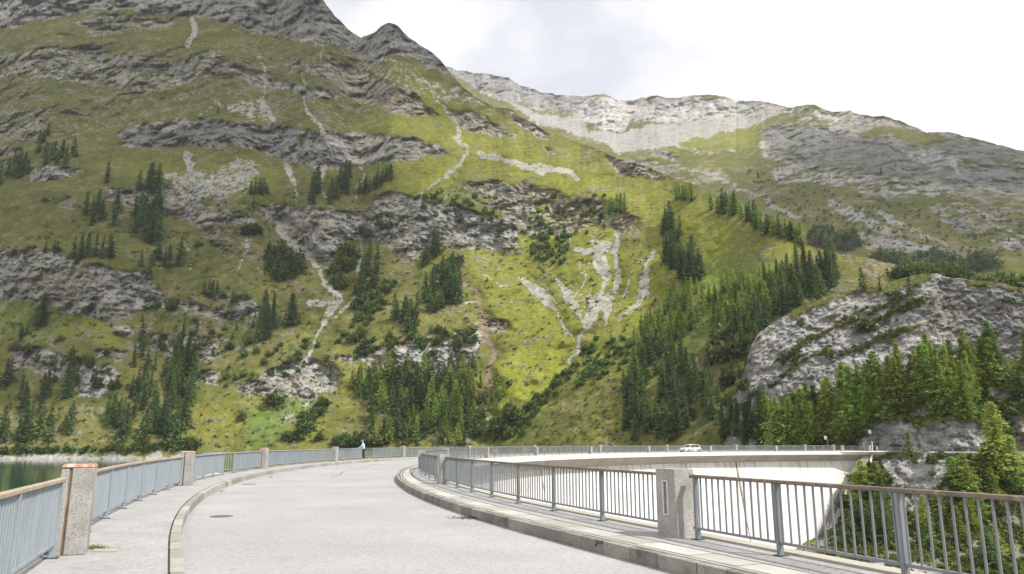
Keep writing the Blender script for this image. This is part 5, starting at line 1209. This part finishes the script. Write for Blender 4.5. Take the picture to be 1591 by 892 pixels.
# ------------------------------------------------------------ small things
def on_road(px, py): 
    t = EYE / -(TAN(py)); return (float(AX(px, py)) * t, t)
def on_walk(px, py):
    t = (EYE - ZP) / -(TAN(py)); return (float(AX(px, py)) * t, t)
def ribbon(name, pts, w, z, mat, parent=None, jitter=0.3, seed=1):
    q = MB(); r = random.Random(seed); P2 = []
    for i in range(len(pts) - 1):
        for k in range(5):
            t = k / 5; P2.append(Vector(pts[i]) * (1 - t) + Vector(pts[i + 1]) * t)
    P2.append(Vector(pts[-1]))
    for i, c in enumerate(P2):
        d = (P2[min(i + 1, len(P2) - 1)] - P2[max(i - 1, 0)]).normalized(); nn = Vector((-d.y, d.x)) * w / 2 * r.uniform(1 - jitter, 1 + jitter)
        o = Vector((r.uniform(-1, 1), r.uniform(-1, 1))) * w * jitter
        q.v += [(c.x + nn.x + o.x, c.y + nn.y + o.y, z), (c.x - nn.x + o.x, c.y - nn.y + o.y, z)]
    q.f += [(2 * i, 2 * i + 1, 2 * i + 3, 2 * i + 2) for i in range(len(P2) - 1)]
    return q.obj(name, mat, parent)
for i, (pts, w) in enumerate(([[(513, 742.5), (527, 738), (533, 733), (545, 730.5), (565, 726.5), (590, 720.5)], .07], [[(498, 737), (520, 738.2), (528, 737)], .06], [[(603, 757.5), (612, 758), (624, 758)], .05], [[(608, 738.5), (619, 739)], .08],
                              [[(455, 733), (468, 734)], .05], [[(700, 806), (712, 804.5)], .03], [[(640, 792), (655, 790), (668, 791)], .015], [[(330, 870), (420, 845), (480, 842)], .006])):
    ribbon('crack', [on_road(*p) for p in pts], w, 0.004, M['crack'], road, seed=i)
for i, (pts, w) in enumerate(([[(283, 763.5), (262, 764), (255, 763)], .03], [[(387, 737), (368, 737.3)], .1], [[(165, 808), (138, 809)], .02])):
    ribbon('groove', [on_walk(*p) for p in pts], w, ZP + 0.004, M['crack'], pav_o, seed=i + 20)
# manhole in the road, thin inspection lid
p = on_road(344, 802.5); mh = empty('manhole_cover', (p[0], p[1], 0), 0, 'round dark manhole cover in the road near the left kerb', 'manhole cover')
q = MB(); q.tube([(0, 0, -.02), (0, 0, 0.006)], [.27, .27], 28); q.obj('frame', M['crack'], mh)
q = MB(); q.tube([(0, 0, -.01), (0, 0, 0.012)], [.23, .23], 28); q.obj('lid', M['iron'], mh)
p = on_road(387, 752.5); o = MB().tube([(0, 0, 0.0), (0, 0, 0.008)], [.3, .3], 24).obj('manhole_cover', M['iron']); o.location = (p[0], p[1], 0); tag(o, 'flat round cover in the road farther off along the left kerb', 'manhole cover')
# leaf litter by the right kerb
rng = np.random.default_rng(3); p = on_road(727, 805.5); n = 260
C_ = np.stack([p[0] + rng.normal(size=n) * .2 + .08, p[1] + rng.normal(size=n) * .16, np.full(n, .012) + rng.uniform(0, .02, n)], 1)
V, F = leafset(C_, rng.normal(size=(n, 3)) * np.array([1, 1, .25]), rng.uniform(.03, .08, n), rng.uniform(.015, .03, n), rng)
me = mesh_np('leaf_litter', V, F, M['dirt'], False); tag(link('leaf_litter', me), kind='stuff')
ribbon('stain', [on_road(697, 804.5), on_road(715, 805), on_road(740, 806.5), on_road(752, 807)], .12, .003, M['crack'], road, .6, 44)
# recessed pale slab and moss beside the nearest left pillar
a = on_walk(142, 858); b = on_walk(182, 858); c_ = on_walk(185, 853); d = on_walk(148, 852.5)
q = MB(); q.add([(x, y, ZP + .012) for x, y in (a, b, c_, d)] + [(x, y, ZP - .02) for x, y in (a, b, c_, d)], [(0, 1, 2, 3), (0, 4, 5, 1), (1, 5, 6, 2), (2, 6, 7, 3), (3, 7, 4, 0)])
q.obj('inset_slab', M['slab'], pav_o)
ribbon('groove', [on_walk(160, 852.2), on_walk(187, 851.8)], .03, ZP + .006, M['joint'], pav_o, .2, 9)
n = 320; p = on_walk(146, 853); C_ = np.stack([p[0] + rng.normal(size=n) * .09, p[1] + rng.normal(size=n) * .05, ZP + np.abs(rng.normal(size=n)) * .02 + .005], 1)
V, F = leafset(C_, rng.normal(size=(n, 3)) * np.array([1, 1, 1.5]), rng.uniform(.015, .04, n), rng.uniform(.008, .015, n), rng)
tag(link('moss', mesh_np('moss', V, F, M['moss'], False)), kind='stuff')
for (x, y, s_) in ((943, 849.5, .05), (344, 763, .05), (420, 741.2, .05), (662, 776, .03)):
    n = 60; p = on_road(x, y + 1.5); C_ = np.stack([p[0] + rng.normal(size=n) * s_, p[1] + rng.normal(size=n) * s_ * .6, np.abs(rng.normal(size=n)) * s_ * .8 + .01], 1)
    V, F = leafset(C_, rng.normal(size=(n, 3)) * np.array([1, 1, 2]), rng.uniform(.02, .05, n), rng.uniform(.006, .014, n), rng)
    tag(link('weeds', mesh_np('weeds', V, F, M['moss'], False)), kind='stuff')
# dark hand-painted strokes on one kerb stone
def kp(px, py):
    """point on the kerb face (vertical cylinder of radius RK)"""
    best = None
    for k in range(400):
        u = 20 + k * .03; X, Yk = pos(u, RK(u) + .006); e = abs(float(AX(px, py)) * Yk - X)
        if best is None or e < best[0]: best = (e, X, Yk)
    return (best[1], best[2], EYE + TAN(py) * best[2])
q = MB()
for st_ in ([(926.5, 838.3), (928.5, 839.6)], [(925, 841.6), (927.5, 842.6), (928.6, 844), (927.5, 845.4), (924.5, 846.2), (927.3, 846.4), (928, 847.8), (925.5, 849)], [(930, 840), (933, 841), (937, 841)], [(937, 839.6), (936, 844.2), (933.5, 845), (930.5, 843.4)]):
    pp = [kp(*s) for s in st_]
    for i in range(len(pp) - 1): q.bar(pp[i], pp[i + 1], .008, .012)
q.obj('painted_mark', M['dark_plastic'], pav_i)

# --- walker at the balcony
wu = -9.75; wp = pos(wu, 104.8); nn = nrm(wu); per = empty('person', (wp[0], wp[1], ZP), math.atan2(nn[1], nn[0]), 'walker in a light blue jacket and dark trousers leaning on the lake side railing', 'person')
def skin(name, verts, edges, mat, parent, sub=2, root=0):
    me = bpy.data.meshes.new(name); me.from_pydata([v[:3] for v in verts], edges, []); me.materials.append(mat)
    o = link(name, me, parent); md = o.modifiers.new('skin', 'SKIN')
    for i, v in enumerate(verts):
        r = v[3]; me.skin_vertices[0].data[i].radius = (r, v[4] if len(v) > 4 else r)
    me.skin_vertices[0].data[root].use_root = True; md.use_smooth_shade = True
    s = o.modifiers.new('sub', 'SUBSURF'); s.levels = sub; s.render_levels = sub; return o
# +x = facing direction (the lake), +y = his left
bv = [(0, 0, .95, .12), (0, 0, 1.15, .11), (.04, 0, 1.36, .12), (.07, 0, 1.47, .055), (.10, 0, 1.56, .062), (.115, 0, 1.64, .092), (.11, 0, 1.71, .07),
      (.05, .17, 1.38, .055), (.16, .2, 1.18, .042), (.42, .18, 1.07, .03), (.50, .17, 1.055, .028),
      (.05, -.17, 1.38, .055), (.14, -.2, 1.17, .042), (.40, -.18, 1.06, .03), (.48, -.17, 1.05, .028),
      (0, .095, .88, .085), (.02, .1, .5, .055), (-.04, .1, .1, .04), (.1, .11, .04, .035),
      (0, -.095, .88, .085), (-.03, -.1, .5, .055), (-.08, -.1, .1, .04), (.06, -.11, .04, .035)]
be = [(0, 1), (1, 2), (2, 3), (3, 4), (4, 5), (5, 6), (2, 7), (7, 8), (8, 9), (9, 10), (2, 11), (11, 12), (12, 13), (13, 14), (0, 15), (15, 16), (16, 17), (17, 18), (0, 19), (19, 20), (20, 21), (21, 22)]
for hi, sy in ((10, .17), (14, -.17)):
    for k, (dy, L) in enumerate(((-.03, .07), (-.01, .085), (.01, .08), (.03, .065))):
        n0 = len(bv); x0, y0, z0 = bv[hi][:3]; bv += [(x0 + .04, y0 + dy, z0 + .005, .0095), (x0 + .04 + L * .6, y0 + dy, z0 - .004, .0085), (x0 + .035 + L, y0 + dy, z0 - .03, .0075)]
        be += [(hi, n0), (n0, n0 + 1), (n0 + 1, n0 + 2)]
    n0 = len(bv); sg = -1 if sy > 0 else 1; bv += [(x0 + .01, y0 + sg * .045, z0 - .005, .011), (x0 + .04, y0 + sg * .065, z0 - .02, .009)]; be += [(hi, n0), (n0, n0 + 1)]
skin('body', bv, be, M['skin'], per)
sv = [(0, 0, .93, .165, .15), (0, 0, 1.12, .15, .15), (.04, 0, 1.34, .165, .15), (.07, 0, 1.46, .07), (.05, .17, 1.38, .075), (.16, .2, 1.18, .06), (.40, .185, 1.075, .045), (.05, -.17, 1.38, .075), (.14, -.2, 1.17, .06), (.38, -.185, 1.065, .045)]
skin('jacket', sv, [(0, 1), (1, 2), (2, 3), (2, 4), (4, 5), (5, 6), (2, 7), (7, 8), (8, 9)], M['blue_cloth'], per)
tv = [(0, 0, .94, .14, .13), (0, .095, .86, .1), (.02, .1, .5, .07), (-.04, .1, .1, .055), (0, -.095, .86, .1), (-.03, -.1, .5, .07), (-.08, -.1, .1, .055)]
skin('trousers', tv, [(0, 1), (1, 2), (2, 3), (0, 4), (4, 5), (5, 6)], M['dark_cloth'], per)
for a_, b_ in (((-.05, .1, .05), (.14, .11, .035)), ((-.09, -.1, .05), (.1, -.11, .035))): skin('shoe', [(*a_, .052), (*b_, .042)], [(0, 1)], M['dark_plastic'], per, 1)
skin('cap', [(.10, 0, 1.70, .1), (.11, 0, 1.75, .07), (.2, 0, 1.70, .045)], [(0, 1), (0, 2)], M['grey_cloth'], per, 1)
q = MB()
for sy in (-.035, .035): q.box((.195, sy, 1.655), (.012, .022, .01))
q.obj('eyes', M['dark_plastic'], per); q = MB(); q.box((.212, 0, 1.63), (.03, .025, .04), taper=.5); q.obj('nose', M['skin'], per); q = MB(); q.box((.19, 0, 1.59), (.02, .05, .008)); q.obj('mouth', M['sign_red'], per)
q = MB(); [q.box((.11, sy, 1.64), (.03, .014, .055)) for sy in (-.095, .095)]; q.obj('ears', M['skin'], per)

# --- white car driving along the crest
cu = -54.2; cp = pos(cu, 98.6); tg = tan_(cu)
car = empty('car', (cp[0], cp[1], 0.004), math.atan2(-tg[1], -tg[0]) - math.pi / 2, 'white compact car driving along the far part of the crest road', 'car')
def loft(stations, mat, name, smooth=True, bev=0):
    q = MB(); n = len(stations[0]); 
    for s in stations: q.v += s
    for i in range(len(stations) - 1):
        for k in range(n):
            k2 = (k + 1) % n; q.f.append((i * n + k, i * n + k2, (i + 1) * n + k2, (i + 1) * n + k))
    q.f += [tuple(range(n))[::-1], tuple((len(stations) - 1) * n + k for k in range(n))]
    o = q.obj(name, mat, car, smooth=smooth); return o
def sect(y, w, zb, zm, zt, wt):      # closed body cross-section
    return [(-w * .92, y, zb), (-w, y, zb + .14), (-w, y, zm), (-w * .96, y, (zm + zt) / 2 + .03), (-wt, y, zt), (0, y, zt + .03), (wt, y, zt), (w * .96, y, (zm + zt) / 2 + .03), (w, y, zm), (w, y, zb + .14), (w * .92, y, zb)]
body = [sect(-2.1, .72, .42, .6, .85, .55), sect(-2.03, .84, .3, .62, .97, .66), sect(-1.6, .89, .24, .66, 1.0, .74), sect(-.6, .9, .22, .66, .99, .78), sect(.7, .9, .22, .64, .96, .78), sect(1.15, .89, .22, .62, .93, .76), sect(1.7, .86, .24, .58, .82, .7), sect(2.0, .78, .28, .52, .7, .6), sect(2.1, .62, .34, .48, .6, .5)]
loft(body, M['white_paint'], 'body')
def csec(y, w0, z0, w1, z1): return [(-w0, y, z0), (-w1, y, z1), (0, y, z1 + .02 * (z1 > 1.1)), (w1, y, z1), (w0, y, z0)]
loft([csec(-1.98, .72, .93, .68, .97), csec(-1.55, .78, .96, .6, 1.36), csec(-1.0, .8, .96, .62, 1.45), csec(-.1, .8, .95, .63, 1.46), csec(.45, .8, .95, .62, 1.38), csec(1.2, .76, .9, .7, .95)], M['glass'], 'windows')
q = MB(); ys = [(-1.72, 1.29, .6), (-1.45, 1.42, .62), (-1.0, 1.485, .63), (-.1, 1.495, .63), (.35, 1.43, .62)]
for y, z, w in ys: q.v += [(-w, y, z - .035), (-w * .9, y, z), (w * .9, y, z), (w, y, z - .035)]
for i in range(len(ys) - 1):
    for k in range(3): q.f.append((i * 4 + k, i * 4 + k + 1, (i + 1) * 4 + k + 1, (i + 1) * 4 + k))
o = q.obj('roof', M['white_paint'], car, smooth=True); so = o.modifiers.new('t', 'SOLIDIFY'); so.thickness = .03
q = MB()
for sx in (-1, 1):
    q.bar((sx * .62, .38, 1.42), (sx * .77, 1.2, .93), .06, .05); q.bar((sx * .625, -.25, 1.45), (sx * .81, -.3, .95), .05, .07); q.bar((sx * .6, -1.5, 1.38), (sx * .78, -1.8, .96), .1, .14)
q.obj('pillars', M['white_paint'], car)
for sx in (-1, 1):
    q = MB(); q.box((sx * .93, .72, 1.0), (.16, .1, .12)); q.obj('mirror', M['white_paint'], car, bevel=.02)
    q = MB(); q.box((sx * .62, 2.0, .64), (.3, .16, .13)); q.obj('headlight', M['lamp'], car, bevel=.03)
    q = MB(); q.box((sx * .905, .22, .62), (.012, .015, .62)); q.box((sx * .905, -.72, .62), (.012, .015, .62)); q.obj('door_gap', M['dark_plastic'], car)
    for yy in (1.32, -1.3):
        q = MB(); q.tube([(sx * .7, yy, .33), (sx * .915, yy, .33)], [.33, .33], 22); w_ = q.obj('wheel', M['tyre'], car, smooth=False)
        q = MB(); q.tube([(sx * .905, yy, .33), (sx * .93, yy, .33)], [.2, .17], 16); q.obj('rim', M['rim'], w_)
q = MB(); q.box((0, 2.08, .42), (1.0, .06, .2)); q.obj('grille', M['dark_plastic'], car, bevel=.02)
q = MB(); q.box((0, 2.115, .5), (.5, .01, .1)); q.obj('number_plate', M['white_paint'], car)

# --- dam end: gate, fence, stairs, signs
gp = P(1343, 701.5, 150); g0 = empty('gate', (gp[0], gp[1], 0.1), 0, 'small steel gate with tall posts at the right end of the crest', 'gate')
gx = P(1360, 701.5, 149); L = gx[0] - gp[0]
for k, x in enumerate((0, L)): MB().box((x, 0, .95), (.12, .12, 1.9)).obj('post', M['white_paint'] if k else M['steel'], g0)
q = MB(); q.bar((0, 0, 1.75), (L, 0, 1.75), .06, .06); q.bar((0, 0, .25), (L, 0, .25), .06, .06); q.obj('frame', M['steel'], g0)
bmesh_ = MB().box((0, 0, 1.0), (.03, .03, 1.5)).mesh('bar', M['steel'])
for k in range(1, 12): o = link('bar', bmesh_, g0); o.location = (L * k / 12, 0, 0)
fp = P(1363, 702, 148); f0 = empty('fence', (fp[0], fp[1], -.1), 0, 'grey mesh fence on low posts running right from the gate along the road', 'fence')
fe = [P(x, 703, 147 - (x - 1363) * .02) for x in (1363, 1400, 1440, 1480, 1520, 1560, 1600, 1660)]
for i, e in enumerate(fe):
    MB().box((e[0] - fp[0], e[1] - fp[1], .55), (.28 if i == 0 else .09, .28 if i == 0 else .09, 1.35 if i == 0 else 1.1)).obj('post', M['pillar_concrete'] if i == 0 else M['steel'], f0)
q = MB()
for i in range(len(fe) - 1):
    a = Vector((fe[i][0] - fp[0], fe[i][1] - fp[1], 0)); b = Vector((fe[i + 1][0] - fp[0], fe[i + 1][1] - fp[1], 0))
    for z in (.15, .4, .65, .9, 1.05): q.bar(a + Vector((0, 0, z)), b + Vector((0, 0, z)), .03, .03)
q.obj('rails', M['steel'], f0)
q = MB(); e0, e1 = P(1440, 704, 144.5), P(1700, 704, 141)
q.bar((e0[0], e0[1], -.45), (e1[0], e1[1], -.45), .5, 1.1); o = q.obj('retaining_wall', M['concrete']); tag(o, 'low pale concrete wall carrying the side road above the gorge', 'wall')
sp_ = P(1287, 703, 151); s0 = empty('road_sign', (sp_[0], sp_[1], 0), 0, 'small white square sign on a thin pole beside the crest road end', 'sign')
MB().tube([(0, 0, 0), (0, 0, 2.7)], [.04, .04], 8).obj('pole', M['steel'], s0); MB().box((-.35, -.05, 2.75), (.5, .03, .6)).obj('board', M['white_paint'], s0)
q = MB(); q.box((-.35, -.07, 2.72), (.3, .01, .3)); q.obj('symbol', M['dark_plastic'], s0)
gq, _ = ground(BK, 1347, 671); o = MB().box((0, 0, 0), (.55, .06, .75)).obj('notice_board', M['white_paint']); o.location = (gq[0], gq[1] - 1.2, gq[2]); tag(o, 'small white board fixed on the dark rock above the gate', 'sign')
# concrete steps down from the gate with a white parapet
st0 = empty('stairs', P(1356, 706, 146.5), 0, 'concrete steps with a white parapet going down beside the dam end', 'stairs')
A_ = Vector(P(1356, 707, 146.5)); B_ = Vector(P(1333, 737, 143.0)); stm = MB().box((0, 0, 0), (1.7, .5, .22)).mesh('step', M['soffit'])
for k in range(14):
    t = k / 13; o = link('step', stm, st0); w_ = A_.lerp(B_, t) - A_; o.location = (w_.x - .9, w_.y, w_.z - .1)
q = MB(); q.bar((.1, 0, .45), ((B_ - A_).x * .3 + .1, (B_ - A_).y * .45, (B_ - A_).z * .55 + .45), .14, .5); q.obj('parapet', M['concrete'], st0)
# steel stairway down the edge of the wall
l0 = empty('stairway', P(1305, 762, 144), 0, 'dark steel stairway climbing down the right edge of the dam wall', 'stairway')
base = Vector(P(1305, 762, 144)); pts = []
for (x, y) in ((1305, 762), (1290, 795), (1274, 830), (1256, 866)): pts.append(Vector(P(x, y, wallY(x, y) - 1.0)) - base)
q = MB()
for i in range(3):
    for dx_ in (0, .9): q.bar(pts[i] + Vector((dx_, 0, 0)), pts[i + 1] + Vector((dx_, 0, 0)), .08, .2)
q.obj('stringers', M['iron'], l0); q = MB()
for i in range(3):
    for dx_ in (0, .9): q.bar(pts[i] + Vector((dx_, 0, .95)), pts[i + 1] + Vector((dx_, 0, .95)), .05, .05)
q.obj('handrails', M['iron'], l0)
tm_ = MB().box((.45, 0, 0), (.9, .28, .05)).mesh('tread', M['iron']); pm_ = MB().box((0, 0, .5), (.05, .05, .95)).mesh('rail_post', M['iron'])
for i in range(3):
    for k in range(16):
        w_ = pts[i].lerp(pts[i + 1], (k + .5) / 16); o = link('tread', tm_, l0); o.location = w_
        if k % 3 == 0:
            for dx_ in (0, .9): o = link('rail_post', pm_, l0); o.location = w_ + Vector((dx_, 0, 0))

# ------------------------------------------------------------ clouds that shade parts of the slopes (well above and behind the camera)
def cloud_mat():
    m, nt, b = new_mat('cloud_vapour'); nt.nodes.remove(b); out = nt.nodes['Material Output']
    tc = nt.nodes.new('ShaderNodeTexCoord'); ln = N(nt, 'ShaderNodeVectorMath', operation='LENGTH'); mp = nt.nodes.new('ShaderNodeMapping'); mp.inputs['Scale'].default_value = (1, 1, 0)
    nt.links.new(tc.outputs['Object'], mp.inputs[0]); nt.links.new(mp.outputs[0], ln.inputs[0])
    n = N(nt, 'ShaderNodeTexNoise', Scale=2.4, Detail=5, Roughness=.55); nt.links.new(tc.outputs['Object'], n.inputs['Vector'])
    a = N(nt, 'ShaderNodeMath', operation='MULTIPLY_ADD'); a.inputs[1].default_value = 0.9; nt.links.new(n.outputs[0], a.inputs[0]); nt.links.new(ln.outputs['Value'], a.inputs[2])
    mr = N(nt, 'ShaderNodeMapRange'); mr.inputs[1].default_value = 1.02; mr.inputs[2].default_value = 1.4; mr.inputs[3].default_value = 0.74; mr.inputs[4].default_value = 0.0
    nt.links.new(a.outputs[0], mr.inputs[0])
    d = N(nt, 'ShaderNodeBsdfDiffuse'); d.inputs[0].default_value = (.9, .9, .9, 1); t = N(nt, 'ShaderNodeBsdfTransparent'); tr = N(nt, 'ShaderNodeBsdfTranslucent'); tr.inputs[0].default_value = (.9, .9, .9, 1)
    m1 = N(nt, 'ShaderNodeMixShader'); m1.inputs[0].default_value = .5; nt.links.new(d.outputs[0], m1.inputs[1]); nt.links.new(tr.outputs[0], m1.inputs[2])
    mx = N(nt, 'ShaderNodeMixShader'); nt.links.new(mr.outputs[0], mx.inputs[0]); nt.links.new(t.outputs[0], mx.inputs[1]); nt.links.new(m1.outputs[0], mx.inputs[2]); nt.links.new(mx.outputs[0], out.inputs[0]); return m
M['cloud'] = cloud_mat()
def cloud(T, L, rx, ry, rz, seed):
    bm = bmesh.new(); bmesh.ops.create_icosphere(bm, subdivisions=4, radius=1.0); co = np.array([v.co[:] for v in bm.verts])
    n = fbm(co[:, 0] * 2.5 + seed, co[:, 1] * 2.5, co[:, 2] * 2.5, 4, seed); 
    for v, k in zip(bm.verts, n): v.co *= (.8 + .5 * k); v.co.z *= .14 if v.co.z > 0 else .07
    me = bpy.data.meshes.new('cloud'); bm.to_mesh(me); bm.free(); me.materials.append(M['cloud']); me.polygons.foreach_set('use_smooth', [True] * len(me.polygons))
    o = link('cloud', me); o.location = Vector(T) + sdir * L; o.scale = (rx, ry, max(rx, ry)); o.rotation_euler = (0, 0, rz); tag(o, kind='structure'); return o
for (sh_, x_, y_, L_, rx_, ry_, rz_, sd_) in ((MS, 200, 150, 1500, 520, 330, 0.0, 3), (MS, 20, 420, 1500, 300, 170, 0.1, 5), (FM, 1460, 280, 1500, 640, 330, 0.2, 11)):
    cloud(ground(sh_, x_, y_)[0], L_, rx_, ry_, rz_, sd_)
# ------------------------------------------------------------ haze: one closed box of thin air round everything
HZ = 0.00009
q = MB(); q.box((300, 1500, 700), (5200, 4200, 1542)); hb = q.mesh('haze', M['glass'])
mh_, nt, b = new_mat('thin_air'); nt.nodes.remove(b); out = nt.nodes['Material Output']
pv = nt.nodes.new('ShaderNodeVolumePrincipled'); pv.inputs['Color'].default_value = (.86, .9, 1.0, 1); pv.inputs['Density'].default_value = HZ; pv.inputs['Anisotropy'].default_value = 0.2
nt.links.new(pv.outputs[0], out.inputs['Volume']); hb.materials.clear(); hb.materials.append(mh_); tag(link('haze', hb), kind='stuff')
print('top', max(float((s['T'] * s['Y']).max()) for s in SHEETS.values()), time.time() - T0)
